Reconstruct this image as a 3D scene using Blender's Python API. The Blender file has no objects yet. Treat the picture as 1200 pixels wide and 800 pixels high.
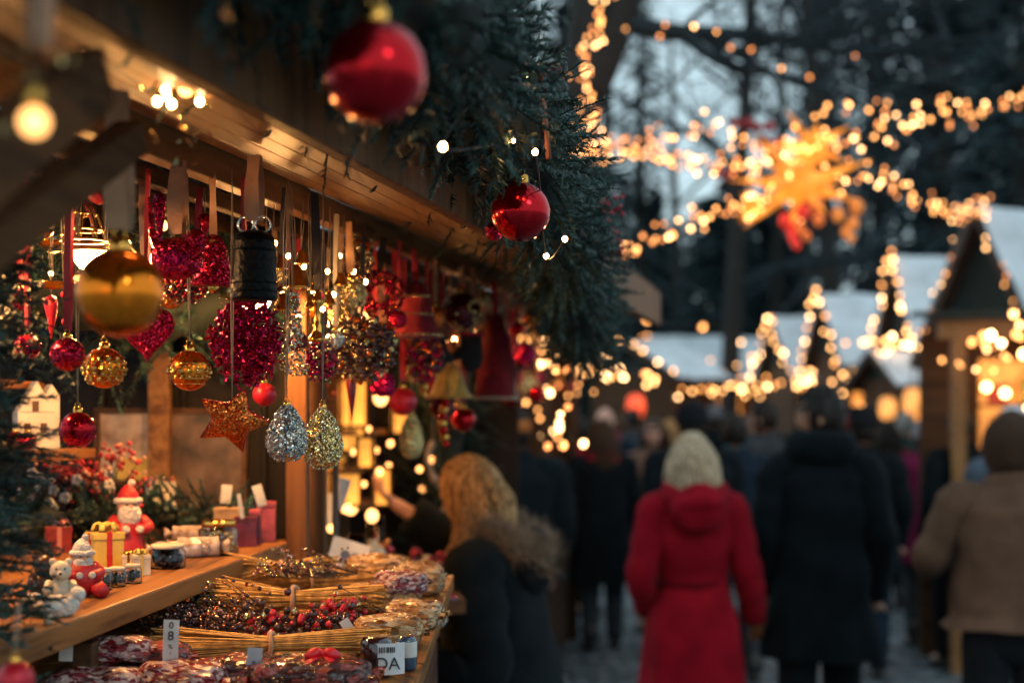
import bpy, math, random
from math import sin, cos, pi, radians, sqrt
from mathutils import Vector, Matrix, Euler, noise
random.seed(11)
R = random.Random(5)
SC = bpy.context.scene
COL = SC.collection
F, H0 = 1667.0, 1.72                      # 50 mm lens on a 36 mm frame, eye height of the photographer

def P(px, py, d):
    return Vector(((px - 600) / F * d, d, H0 + (485 - py) / F * d))

# ------------------------------------------------------------------ materials
MATS = {}
def _new(name):
    m = bpy.data.materials.new(name); m.use_nodes = True
    nt = m.node_tree; b = nt.nodes['Principled BSDF']
    return m, nt, b

def N(nt, t, **kw):
    n = nt.nodes.new(t)
    for k, v in kw.items():
        setattr(n, k, v)
    return n

def ramp(nt, src, stops):
    r = N(nt, 'ShaderNodeValToRGB')
    el = r.color_ramp.elements
    el[0].position, el[0].color = stops[0][0], (*stops[0][1], 1)
    el[1].position, el[1].color = stops[-1][0], (*stops[-1][1], 1)
    for p, c in stops[1:-1]:
        e = el.new(p); e.color = (*c, 1)
    nt.links.new(src, r.inputs[0])
    return r.outputs[0]

def coords(nt, scale=(1, 1, 1)):
    tc = N(nt, 'ShaderNodeTexCoord'); mp = N(nt, 'ShaderNodeMapping')
    mp.inputs['Scale'].default_value = scale
    nt.links.new(tc.outputs['Object'], mp.inputs[0])
    return mp.outputs[0]

def mul(c, k):
    return tuple(min(1, x * k) for x in c)

def plain(name, col, rough=.5, metal=0, var=.35, scale=20, bump=.1, coat=0, sheen=0, bscale=None, spec=.5, c2=None):
    """a surface whose colour wanders a little, with fine relief"""
    if name in MATS: return MATS[name]
    m, nt, b = _new(name); L = nt.links
    v = coords(nt)
    n1 = N(nt, 'ShaderNodeTexNoise'); n1.inputs['Scale'].default_value = scale; n1.inputs['Detail'].default_value = 4
    L.new(v, n1.inputs['Vector'])
    L.new(ramp(nt, n1.outputs[0], [(.3, mul(col, 1 - var)), (.7, c2 or mul(col, 1 + var))]), b.inputs['Base Color'])
    b.inputs['Roughness'].default_value = rough; b.inputs['Metallic'].default_value = metal
    b.inputs['Coat Weight'].default_value = coat; b.inputs['Sheen Weight'].default_value = sheen
    b.inputs['Specular IOR Level'].default_value = spec
    if bump:
        n2 = N(nt, 'ShaderNodeTexNoise'); n2.inputs['Scale'].default_value = bscale or scale * 6
        L.new(v, n2.inputs['Vector'])
        bp = N(nt, 'ShaderNodeBump'); bp.inputs['Strength'].default_value = bump; bp.inputs['Distance'].default_value = .01
        L.new(n2.outputs[0], bp.inputs['Height']); L.new(bp.outputs[0], b.inputs['Normal'])
    MATS[name] = m
    return m

def wood(name, c1, c2, rough=.5, along=1, scale=1.0, bump=.25):
    if name in MATS: return MATS[name]
    m, nt, b = _new(name); L = nt.links
    s = [38 * scale] * 3; s[along] = 2.2 * scale
    v = coords(nt, s)
    n1 = N(nt, 'ShaderNodeTexNoise'); n1.inputs['Scale'].default_value = 1; n1.inputs['Detail'].default_value = 6; n1.inputs['Distortion'].default_value = .6
    L.new(v, n1.inputs['Vector'])
    n2 = N(nt, 'ShaderNodeTexNoise'); n2.inputs['Scale'].default_value = 1.5
    L.new(coords(nt), n2.inputs['Vector'])
    mx = N(nt, 'ShaderNodeMath', operation='ADD'); L.new(n1.outputs[0], mx.inputs[0])
    m2 = N(nt, 'ShaderNodeMath', operation='MULTIPLY_ADD'); L.new(n2.outputs[0], m2.inputs[0]); m2.inputs[1].default_value = .4; m2.inputs[2].default_value = -.2
    L.new(m2.outputs[0], mx.inputs[1])
    L.new(ramp(nt, mx.outputs[0], [(.3, c1), (.5, mul(c2, .8)), (.7, c2)]), b.inputs['Base Color'])
    b.inputs['Roughness'].default_value = rough; b.inputs['Specular IOR Level'].default_value = .2
    bp = N(nt, 'ShaderNodeBump'); bp.inputs['Strength'].default_value = bump; bp.inputs['Distance'].default_value = .006
    L.new(n1.outputs[0], bp.inputs['Height']); L.new(bp.outputs[0], b.inputs['Normal'])
    MATS[name] = m
    return m

def glitter(name, col, scale=420, k=1.1, rough=.22, col2=None, metal=.95):
    """tiny facets, each tilted its own way"""
    if name in MATS: return MATS[name]
    m, nt, b = _new(name); L = nt.links
    v = coords(nt)
    vo = N(nt, 'ShaderNodeTexVoronoi'); vo.inputs['Scale'].default_value = scale
    L.new(v, vo.inputs['Vector'])
    sub = N(nt, 'ShaderNodeVectorMath', operation='SUBTRACT'); sub.inputs[1].default_value = (.5, .5, .5)
    L.new(vo.outputs['Color'], sub.inputs[0])
    sc = N(nt, 'ShaderNodeVectorMath', operation='SCALE'); sc.inputs['Scale'].default_value = k; L.new(sub.outputs[0], sc.inputs[0])
    g = N(nt, 'ShaderNodeNewGeometry')
    ad = N(nt, 'ShaderNodeVectorMath', operation='ADD'); L.new(g.outputs['Normal'], ad.inputs[0]); L.new(sc.outputs[0], ad.inputs[1])
    nm = N(nt, 'ShaderNodeVectorMath', operation='NORMALIZE'); L.new(ad.outputs[0], nm.inputs[0])
    L.new(nm.outputs[0], b.inputs['Normal'])
    sep = N(nt, 'ShaderNodeSeparateColor'); L.new(vo.outputs['Color'], sep.inputs[0])
    L.new(ramp(nt, sep.outputs[0], [(0, mul(col, .35)), (.6, col), (1, col2 or mul(col, 1.5))]), b.inputs['Base Color'])
    b.inputs['Metallic'].default_value = metal; b.inputs['Roughness'].default_value = rough
    MATS[name] = m
    return m

def glow(name, col, strength, var=False, scale=8):
    if name in MATS: return MATS[name]
    m, nt, b = _new(name); L = nt.links
    b.inputs['Base Color'].default_value = (*mul(col, .6), 1)
    b.inputs['Emission Color'].default_value = (*col, 1); b.inputs['Emission Strength'].default_value = strength
    if var:
        n1 = N(nt, 'ShaderNodeTexNoise'); n1.inputs['Scale'].default_value = scale
        L.new(coords(nt), n1.inputs['Vector'])
        L.new(ramp(nt, n1.outputs[0], [(.3, mul(col, .35)), (.7, col)]), b.inputs['Emission Color'])
    MATS[name] = m
    return m

def clear(name, col=(1, 1, 1), rough=.03):
    if name in MATS: return MATS[name]
    m, nt, b = _new(name)
    b.inputs['Base Color'].default_value = (*col, 1); b.inputs['Transmission Weight'].default_value = 1
    b.inputs['Roughness'].default_value = rough; b.inputs['IOR'].default_value = 1.3
    MATS[name] = m
    return m

# ------------------------------------------------------------------ mesh building
_t = (1 + 5 ** .5) / 2
_ICV = [Vector(v).normalized() for v in [(-1, _t, 0), (1, _t, 0), (-1, -_t, 0), (1, -_t, 0), (0, -1, _t), (0, 1, _t), (0, -1, -_t), (0, 1, -_t), (_t, 0, -1), (_t, 0, 1), (-_t, 0, -1), (-_t, 0, 1)]]
_ICF = [(0, 11, 5), (0, 5, 1), (0, 1, 7), (0, 7, 10), (0, 10, 11), (1, 5, 9), (5, 11, 4), (11, 10, 2), (10, 7, 6), (7, 1, 8), (3, 9, 4), (3, 4, 2), (3, 2, 6), (3, 6, 8), (3, 8, 9), (4, 9, 5), (2, 4, 11), (6, 2, 10), (8, 6, 7), (9, 8, 1)]

def frame(d):
    d = d.normalized()
    a = Vector((0, 0, 1)) if abs(d.z) < .9 else Vector((1, 0, 0))
    s = d.cross(a).normalized()
    return s, s.cross(d).normalized()

def spline(pts, n):
    pts = [Vector(p) for p in pts]
    if len(pts) < 3:
        return [pts[0].lerp(pts[-1], i / n) for i in range(n + 1)]
    out = []
    m = len(pts) - 1
    for i in range(n + 1):
        t = i / n * m; k = min(int(t), m - 1); f = t - k
        p0, p1, p2, p3 = pts[max(k - 1, 0)], pts[k], pts[k + 1], pts[min(k + 2, m)]
        out.append(.5 * ((2 * p1) + (p2 - p0) * f + (2 * p0 - 5 * p1 + 4 * p2 - p3) * f * f + (3 * p1 - p0 - 3 * p2 + p3) * f ** 3))
    return out

class MB:
    def __init__(s):
        s.v, s.f, s.m, s.sm = [], [], [], []
    def add(s, vs, fs, mi=0, smooth=False):
        o = len(s.v)
        s.v.extend(tuple(v) for v in vs)
        s.f.extend([tuple(i + o for i in f) for f in fs])
        s.m.extend([mi] * len(fs)); s.sm.extend([smooth] * len(fs))
        return s
    def box(s, c, size, rot=None, mi=0):
        c = Vector(c); x, y, z = (k / 2 for k in size)
        vs = [Vector((a * x, b * y, d * z)) for d in (-1, 1) for b in (-1, 1) for a in (-1, 1)]
        if rot is not None:
            M = rot if isinstance(rot, Matrix) else Euler(rot).to_matrix()
            vs = [M @ v for v in vs]
        return s.add([c + v for v in vs], [(0, 2, 3, 1), (4, 5, 7, 6), (0, 1, 5, 4), (2, 6, 7, 3), (0, 4, 6, 2), (1, 3, 7, 5)], mi)
    def bar(s, a, b, w, h, mi=0, up=None):
        """a squared timber from a to b; h is its upright size"""
        a, b = Vector(a), Vector(b); d = (b - a).normalized()
        up = Vector(up) if up else Vector((0, 0, 1))
        sd = d.cross(up).normalized(); u = sd.cross(d)
        vs = []
        for p in (a, b):
            for k, l in ((-1, -1), (1, -1), (1, 1), (-1, 1)):
                vs.append(p + sd * k * w / 2 + u * l * h / 2)
        return s.add(vs, [(3, 2, 1, 0), (4, 5, 6, 7), (0, 1, 5, 4), (1, 2, 6, 5), (2, 3, 7, 6), (3, 0, 4, 7)], mi)
    def tube(s, pts, r, n=8, cap=True, mi=0, flat=1.0):
        pts = [Vector(p) for p in pts]; m = len(pts)
        if not isinstance(r, (list, tuple)): r = [r] * m
        vs, fs = [], []
        sd = None
        for i, p in enumerate(pts):
            d = (pts[min(i + 1, m - 1)] - pts[max(i - 1, 0)])
            if d.length < 1e-9: d = Vector((0, 0, 1))
            d.normalize()
            if sd is None: sd, up = frame(d)
            else:
                sd = (sd - d * sd.dot(d))
                sd = sd.normalized() if sd.length > 1e-6 else frame(d)[0]
                up = sd.cross(d)
            for k in range(n):
                a = 2 * pi * k / n
                vs.append(p + (sd * cos(a) + up * sin(a) * flat) * r[i])
        for i in range(m - 1):
            for k in range(n):
                a, b = i * n + k, i * n + (k + 1) % n
                fs.append((a, a + n, b + n, b))
        if cap:
            fs.append(tuple(range(n))); fs.append(tuple((m - 1) * n + k for k in reversed(range(n))))
        return s.add(vs, fs, mi, True)
    def lathe(s, prof, c=(0, 0, 0), n=24, mi=0, rot=None, wave=None):
        vs, fs = [], []; c = Vector(c); m = len(prof)
        for r, z in prof:
            for k in range(n):
                a = 2 * pi * k / n
                q = r * (wave(a, z) if wave else 1)
                v = Vector((q * cos(a), q * sin(a), z))
                if rot is not None: v = rot @ v
                vs.append(c + v)
        for i in range(m - 1):
            for k in range(n):
                a, b = i * n + k, i * n + (k + 1) % n
                fs.append((a, b, b + n, a + n))
        if prof[0][0] > 1e-5: fs.append(tuple(reversed(range(n))))
        if prof[-1][0] > 1e-5: fs.append(tuple((m - 1) * n + k for k in range(n)))
        return s.add(vs, fs, mi, True)
    def ball(s, c, r, n=20, m=12, sc=(1, 1, 1), mi=0, rot=None, fn=None):
        vs, fs = [], []; c = Vector(c)
        for i in range(m + 1):
            th = pi * i / m
            for k in range(n):
                a = 2 * pi * k / n
                v = Vector((sin(th) * cos(a), sin(th) * sin(a), cos(th)))
                if fn: v = v * fn(v)
                v = Vector((v.x * sc[0], v.y * sc[1], v.z * sc[2])) * r
                if rot is not None: v = rot @ v
                vs.append(c + v)
        for i in range(m):
            for k in range(n):
                a, b = i * n + k, i * n + (k + 1) % n
                fs.append((a, a + n, b + n, b))
        return s.add(vs, fs, mi, True)
    def ico(s, c, r, mi=0, smooth=True, rnd=None):
        c = Vector(c)
        M = Euler((rnd.random() * 6, rnd.random() * 6, 0)).to_matrix() if rnd else None
        return s.add([c + (M @ v if M else v) * r for v in _ICV], _ICF, mi, smooth)
    def prism(s, poly, t, M=None, mi=0):
        n = len(poly)
        vs = [Vector((x, -t / 2, z)) for x, z in poly] + [Vector((x, t / 2, z)) for x, z in poly]
        if M is not None: vs = [M @ v for v in vs]
        fs = [tuple(range(n)), tuple(reversed(range(n, 2 * n)))] + [(i + n, (i + 1) % n + n, (i + 1) % n, i) for i in range(n)]
        return s.add(vs, fs, mi)
    def sheet(s, fn, nu, nv, mi=0, smooth=True):
        vs = [fn(i / nu, j / nv) for j in range(nv + 1) for i in range(nu + 1)]
        w = nu + 1
        fs = [(j * w + i, j * w + i + 1, (j + 1) * w + i + 1, (j + 1) * w + i) for j in range(nv) for i in range(nu)]
        return s.add(vs, fs, mi, smooth)
    def rough(s, amp, scale, start=0):
        for i in range(start, len(s.v)):
            v = Vector(s.v[i]); s.v[i] = tuple(v + noise.noise_vector(v * scale) * amp)
        return s
    def move(s, M, start=0):
        for i in range(start, len(s.v)):
            s.v[i] = tuple(M @ Vector(s.v[i]))
        return s
    def build(s, name, mats, parent=None, world=False, bevel=0):
        me = bpy.data.meshes.new(name)
        vs = s.v
        if world and parent is not None:
            o = parent.location; vs = [(a - o.x, b - o.y, c - o.z) for a, b, c in vs]
        me.from_pydata(vs, [], s.f)
        for m in (mats if isinstance(mats, (list, tuple)) else [mats]): me.materials.append(m)
        me.polygons.foreach_set('material_index', s.m); me.polygons.foreach_set('use_smooth', s.sm)
        me.update()
        ob = bpy.data.objects.new(name, me); COL.objects.link(ob)
        if parent is not None: ob.parent = parent
        if bevel:
            md = ob.modifiers.new('bevel', 'BEVEL'); md.width = bevel; md.segments = 2; md.limit_method = 'ANGLE'
        return ob

def thing(name, label, cat, loc=(0, 0, 0), rotz=0, group=None):
    o = bpy.data.objects.new(name, None); COL.objects.link(o)
    o.empty_display_size = .05
    o.location = loc; o.rotation_euler = (0, 0, rotz)
    o['label'] = label; o['category'] = cat
    if group: o['group'] = group
    return o
def tag(o, label, cat, group=None):
    o['label'] = label; o['category'] = cat
    if group: o['group'] = group
    return o
def copy_tree(o, parent=None, loc=None, rotz=None, label=None, cat=None):
    c = o.copy(); COL.objects.link(c)
    if parent is not None: c.parent = parent
    if loc is not None: c.location = loc
    if rotz is not None: c.rotation_euler = (0, 0, rotz)
    if label: c['label'] = label
    if cat: c['category'] = cat
    for ch in list(o.children): copy_tree(ch, c)
    return c
def inst(name, me, parent, loc, rot=None, scale=None):
    o = bpy.data.objects.new(name, me); COL.objects.link(o); o.parent = parent; o.location = loc
    if rot: o.rotation_euler = rot
    if scale: o.scale = (scale,) * 3
    return o
def text_mesh(body, size, M, extrude=.0003):
    cu = bpy.data.curves.new('print', 'FONT'); cu.body = body; cu.size = size; cu.align_x = 'CENTER'; cu.align_y = 'CENTER'; cu.extrude = extrude
    ob = bpy.data.objects.new('print', cu); COL.objects.link(ob)
    dg = bpy.context.evaluated_depsgraph_get()
    me = ob.evaluated_get(dg).to_mesh()
    mb = MB(); mb.add([M @ v.co for v in me.vertices], [tuple(p.vertices) for p in me.polygons])
    bpy.data.objects.remove(ob)
    return mb

# ------------------------------------------------------------------ shared palette
W_ORANGE = wood('warm pine', (.13, .055, .018), (.36, .17, .06), .45)
W_SHELF = wood('oiled shelf wood', (.055, .018, .006), (.34, .145, .042), .42)
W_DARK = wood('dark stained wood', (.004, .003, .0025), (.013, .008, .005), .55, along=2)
W_DARKL = wood('dark stained beam', (.03, .015, .008), (.10, .045, .018), .5)
W_POST = wood('post wood', (.08, .03, .012), (.2, .085, .03), .5, along=2)
W_HUT = wood('hut boards', (.03, .014, .007), (.11, .05, .02), .6, along=0, scale=.5)
GOLD = plain('gold metal', (.95, .45, .09), .18, 1, .2, 30, .05)
GOLDG = plain('golden mirror glass', (1, .21, .012), .16, .9, .25, 14, .06, bscale=25)
GOLDORN = plain('embossed gold', (.9, .5, .15), .16, 1, .3, 90, .9, bscale=160)
SILVER = plain('silver metal', (.8, .78, .74), .2, 1, .2, 30, .05)
REDGLASS = plain('red mirror glass', (.47, .004, .010), .14, .92, .15, 20, .03, coat=.15)
REDMATT = plain('red satin glass', (.55, .012, .025), .33, .25, .2, 20, .05)
REDGLIT = glitter('red glitter', (.62, .015, .05), 380)
MAGGLIT = glitter('crimson glitter', (.55, .01, .09), 420, 1.3)
GOLDGLIT = glitter('gold glitter', (.9, .6, .25), 420, 1.2)
SILGLIT = glitter('silver glitter', (.75, .68, .55), 430, 1.3)
COPGLIT = glitter('copper glitter', (.9, .19, .035), 460, 1.1)
BLACKGLOSS = plain('black lacquer', (.002, .0025, .003), .35, 0, .3, 25, .25, spec=.12)
RIBBROWN = plain('brown satin ribbon', (.5, .25, .12), .4, 0, .25, 30, .1, sheen=.4)
RIBRED = plain('red satin ribbon', (.5, .02, .03), .4, 0, .25, 30, .1, sheen=.3)
RIBBLACK = plain('black ribbon', (.012, .011, .011), .5, 0, .3, 30, .1)
THREAD = plain('thread', (.35, .28, .2), .5, 0, .1, 30, 0)
FIR = plain('fir needles', (.014, .055, .046), .45, 0, .6, 14, 0, c2=(.04, .11, .09))
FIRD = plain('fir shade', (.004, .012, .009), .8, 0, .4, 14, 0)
BARK = plain('bark', (.022, .018, .015), .9, 0, .4, 6, .8, bscale=18)
WIRE = plain('dark green wire', (.01, .014, .01), .5, 0, .2, 10, 0)
PAPER = plain('white card', (.62, .58, .52), .7, 0, .12, 30, .05)
INK = plain('black ink', (.02, .02, .022), .6, 0, .2, 30, 0)
CREAM = plain('cream glaze', (.7, .58, .4), .4, 0, .15, 40, .1)
WHITECER = plain('white ceramic', (.72, .66, .58), .45, 0, .12, 30, .15)
SNOW = plain('snow', (.66, .70, .73), .8, 0, .22, 3, .3, bscale=20)
STRAW = plain('straw', (.5, .22, .04), .55, 0, .5, 60, 0, c2=(.8, .42, .1))
AMBER = glow('amber bulb', (1, .40, .11), 7)
AMBERDIM = glow('amber bulb dim', (1, .33, .09), 4)
AMBERHI = glow('amber bulb pale', (1, .5, .19), 12)
AMBERFAR = glow('amber bulb bright', (1, .46, .15), 13)
AMBERFARDIM = glow('amber bulb bright dim', (1, .38, .1), 7)
AMBERFARHI = glow('amber bulb bright pale', (1, .55, .24), 22)
WARMBULB = glow('warm lamp', (1, .56, .22), 62)
TINY = glow('pinpoint lamp', (1, .55, .2), 75)
STAR = glow('lit paper star', (1, .32, .03), 1.35, True, 7)
# ------------------------------------------------------------------ world, sun, camera
w = bpy.data.worlds.new('World'); SC.world = w; w.use_nodes = True
nt = w.node_tree; bg = nt.nodes['Background']
SUN_EL, SUN_ROT = radians(4), radians(200)
sky = N(nt, 'ShaderNodeTexSky', sky_type='NISHITA'); sky.sun_disc = False
sky.sun_elevation = SUN_EL; sky.sun_rotation = SUN_ROT; sky.air_density = 1.4; sky.dust_density = 1.0; sky.ozone_density = 3
mx = N(nt, 'ShaderNodeMix', data_type='RGBA'); mx.inputs[0].default_value = .72
nt.links.new(sky.outputs[0], mx.inputs[6]); mx.inputs[7].default_value = (8.8, 11.6, 12.8, 1)   # thin overcast over the dusk sky
nt.links.new(mx.outputs[2], bg.inputs[0]); bg.inputs[1].default_value = .1
sl = bpy.data.lights.new('sun', 'SUN'); sl.energy = .3; sl.angle = radians(14); sl.color = (.9, .95, 1)
so = bpy.data.objects.new('sun', sl); COL.objects.link(so)
so.rotation_euler = (radians(62), 0, radians(35)); so.location = (0, 0, 30)
cam = bpy.data.cameras.new('camera'); co = bpy.data.objects.new('camera', cam); COL.objects.link(co)
co.location = (0, 0, H0); co.rotation_euler = (radians(90), 0, 0)
cam.lens = 50; cam.sensor_width = 36; cam.shift_y = 85 / 1200; cam.clip_start = .05; cam.clip_end = 500
cam.dof.use_dof = True; cam.dof.focus_distance = 2.22; cam.dof.aperture_fstop = 2.25; cam.dof.aperture_blades = 9
SC.camera = co
SC.view_settings.view_transform = 'Standard'; SC.view_settings.look = 'None'; SC.view_settings.exposure = 0
SC.cycles.use_denoising = True; SC.cycles.sample_clamp_indirect = 3; SC.cycles.sample_clamp_direct = 0
SC.cycles.max_bounces = 6; SC.cycles.diffuse_bounces = 3; SC.cycles.glossy_bounces = 3; SC.cycles.transmission_bounces = 5
SC.cycles.caustics_reflective = False; SC.cycles.caustics_refractive = False
SC.cycles.use_adaptive_sampling = True; SC.cycles.adaptive_threshold = .008; SC.cycles.adaptive_min_samples = 48

# ------------------------------------------------------------------ ground
m, nt, b = _new('wet cobbles'); L = nt.links
v = coords(nt, (7.5, 7.5, 7.5))
vo = N(nt, 'ShaderNodeTexVoronoi', feature='DISTANCE_TO_EDGE'); vo.inputs['Scale'].default_value = 1; vo.inputs['Randomness'].default_value = .55
vc = N(nt, 'ShaderNodeTexVoronoi'); vc.inputs['Scale'].default_value = 1; vc.inputs['Randomness'].default_value = .55
L.new(v, vo.inputs['Vector']); L.new(v, vc.inputs['Vector'])
sp = N(nt, 'ShaderNodeSeparateColor'); L.new(vc.outputs['Color'], sp.inputs[0])
c1 = ramp(nt, sp.outputs[0], [(0, (.10, .13, .15)), (1, (.24, .28, .31))])
edge = ramp(nt, vo.outputs['Distance'], [(.02, (0, 0, 0)), (.14, (1, 1, 1))])
mm = N(nt, 'ShaderNodeMix', data_type='RGBA', blend_type='MULTIPLY'); mm.inputs[0].default_value = .8
L.new(c1, mm.inputs[6]); L.new(edge, mm.inputs[7]); L.new(mm.outputs[2], b.inputs['Base Color'])
nz = N(nt, 'ShaderNodeTexNoise'); nz.inputs['Scale'].default_value = .6; L.new(coords(nt), nz.inputs['Vector'])
rr = ramp(nt, nz.outputs[0], [(.35, (.2,) * 3), (.65, (.45,) * 3)]); L.new(rr, b.inputs['Roughness'])
bp = N(nt, 'ShaderNodeBump'); bp.inputs['Strength'].default_value = .8; bp.inputs['Distance'].default_value = .015
L.new(edge, bp.inputs['Height']); L.new(bp.outputs[0], b.inputs['Normal'])
gm = MB(); gm.add([(-150, -40, 0), (150, -40, 0), (150, 300, 0), (-150, 300, 0)], [(0, 1, 2, 3)])
g = gm.build('ground', m); g['kind'] = 'structure'

# ------------------------------------------------------------------ fir greenery
def fir_twig(mb, a, d, ln, rnd, nn=46, nl=.022, wd=.0023, mi=0, side=1):
    """a twig: a curved stem with needles all round it"""
    d = d.normalized(); s, u = frame(d)
    bend = (s * rnd.uniform(-.4, .4) + u * rnd.uniform(-.4, .4) + Vector((0, 0, -.12)))
    pts = [a + d * ln * t + bend * ln * t * t * .5 for t in (0, .35, .7, 1)]
    mb.tube(pts, [.0022, .0018, .0014, .0008], 3, False, 1)
    vs, fs = [], []
    for i in range(nn):
        t = .08 + .92 * i / nn
        p = a + d * ln * t + bend * ln * t * t * .5
        an = rnd.random() * 6.283
        r = s * cos(an) + u * sin(an)
        q = (r * .85 + d * rnd.uniform(.45, .9)).normalized()
        l = nl * rnd.uniform(.7, 1.1) * (1 - .35 * t)
        w_ = q.cross(d)
        w_ = w_.normalized() * wd
        k = len(vs)
        vs += [p - w_, p + w_, p + q * l]
        fs.append((k, k + 1, k + 2))
    mb.add(vs, fs, mi, False)
    return pts

def garland(name, label, path, rad, count, seed, core=.55, ln=(.09, .17), nn=46, cat='garland', group=None, nl=.022):
    rnd = random.Random(seed)
    t = thing(name, label, cat, path[0], group=group)
    ps = spline(path, 60)
    mb = MB()
    for i in range(count):
        k = rnd.random() * 59; j = int(k)
        p = ps[j].lerp(ps[j + 1], k - j); r = rad[0] + (rad[1] - rad[0]) * k / 59
        ax = (ps[j + 1] - ps[j]).normalized(); s, u = frame(ax)
        an = rnd.random() * 6.283
        rv = s * cos(an) + u * sin(an)
        dd = rv + ax * rnd.choice((-1, 1)) * rnd.uniform(.2, 1.1)
        l = rnd.uniform(*ln)
        fir_twig(mb, p + rv * r * rnd.uniform(.25, .75), dd, l, rnd, nn, nl)
    mb.build('foliage', [FIR, BARK], t, True)
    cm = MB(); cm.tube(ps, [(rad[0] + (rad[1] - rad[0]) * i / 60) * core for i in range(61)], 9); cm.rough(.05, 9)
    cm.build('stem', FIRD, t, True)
    return t

# ------------------------------------------------------------------ strings of bulbs
def bulb_mesh(name, r, mat):
    mb = MB(); mb.ball((0, 0, 0), r, 8, 6, (1, 1, 1.15)); mb.tube([(0, 0, r * .9), (0, 0, r * 2)], r * .5, 6, mi=1)
    o = mb.build(name, [mat, WIRE]); me = o.data; bpy.data.objects.remove(o); return me
BULB = bulb_mesh('bulb', .0112, AMBER)
BULBFAR = bulb_mesh('far bulb', .02, AMBERFAR)
BULBMIX = {BULB: [BULB, BULB, bulb_mesh('bulb dim', .011, AMBERDIM), bulb_mesh('bulb dim', .0105, AMBERDIM), bulb_mesh('bulb pale', .0112, AMBERHI)],
           BULBFAR: [BULBFAR, BULBFAR, bulb_mesh('far bulb dim', .02, AMBERFARDIM), bulb_mesh('far bulb pale', .02, AMBERFARHI)]}
BULBTINY = bulb_mesh('tiny bulb', .0042, TINY)

def string_lights(label, path, n, me=BULB, jit=.05, seed=0, group=None, wr=.004, cat='string lights', name='light_string', clump=0):
    rnd = random.Random(seed * 7 + n)
    t = thing(name, label, cat, path[0], group=group)
    ps = spline(path, max(24, n))
    MB().tube(ps, wr, 4).build('wire', WIRE, t, True)
    N_ = len(ps) - 1
    for i in range(n):
        k = (i + .5) / n * N_
        if clump: k = min(N_ - .01, max(0, k + rnd.gauss(0, clump)))
        j = min(int(k), N_ - 1)
        p = ps[j].lerp(ps[j + 1], k - j) + Vector((rnd.gauss(0, 1), rnd.gauss(0, 1), rnd.gauss(0, 1))) * jit
        inst('bulb', rnd.choice(BULBMIX.get(me, [me])), t, p - t.location, (rnd.uniform(-.5, .5), rnd.uniform(-.5, .5), 0), rnd.uniform(.8, 1.2))
    return t

# ------------------------------------------------------------------ hanging ornaments
def dpx(px, off=0):
    """depth at which something hanging from the rail with this offset stands"""
    return (.94 - off) / (.22 - (px - 600) / F)
RAILZ = 2.085

def strap(mb, a, b, wd, rnd, loop=True, mi=0):
    """a flat ribbon, two bands of it when looped"""
    a, b = Vector(a), Vector(b)
    for sgn in ((-1, 1) if loop else (0,)):
        ph = rnd.random() * 6
        def fn(u, v, sgn=sgn, ph=ph):
            p = a.lerp(b, v)
            tw = .5 * sin(v * 3 + ph)
            off = sgn * wd * .16 * sin(pi * min(1, v * 1.1 + .05)) ** .8
            return p + Vector((off + (u - .5) * wd * cos(tw), (u - .5) * wd * sin(tw) + sgn * .004, 0))
        mb.sheet(fn, 3, 14, mi)

ORN = random.Random(21)
def hang(name, label, cat, c, top_off, mat=RIBBROWN, wd=0, group=None, topz=RAILZ, part=None, loop=True):
    """ornament root at c with its own cord from top_off above c to the rail"""
    t = thing(name, label, cat, c, group=group)
    mb = MB()
    a = Vector((0, 0, top_off)); z = topz - c[2]
    b = Vector((ORN.uniform(-.006, .006), ORN.uniform(-.006, .006), max(z, top_off + .02)))
    if wd: strap(mb, a, b, wd, ORN, loop)
    else:
        mb.tube([a, a.lerp(b, .5) + Vector((.0022, 0, 0)), b], .0008, 4)
        mb.tube([a, a.lerp(b, .5) - Vector((.0022, 0, 0)), b], .0008, 4)
    mb.build(part or ('ribbon' if wd else 'cord'), mat, t)
    return t

def cap_part(t, r, mat=GOLD, z=None):
    z = r if z is None else z
    k = r * .26
    mb = MB()
    mb.lathe([(k, -k * .5), (k * 1.03, 0), (k, k * .8), (k * .82, k * .95), (0, k * 1.0)], (0, 0, z), 16, wave=lambda a, zz: 1 + .05 * sin(a * 12))
    ring = [Vector((cos(a) * k * .55, 0, z + k * 1.4 + sin(a) * k * .55)) for a in [i * pi / 7 for i in range(15)]]
    mb.tube(ring, k * .09, 5, False)
    return mb.build('cap', mat, t)

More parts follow.
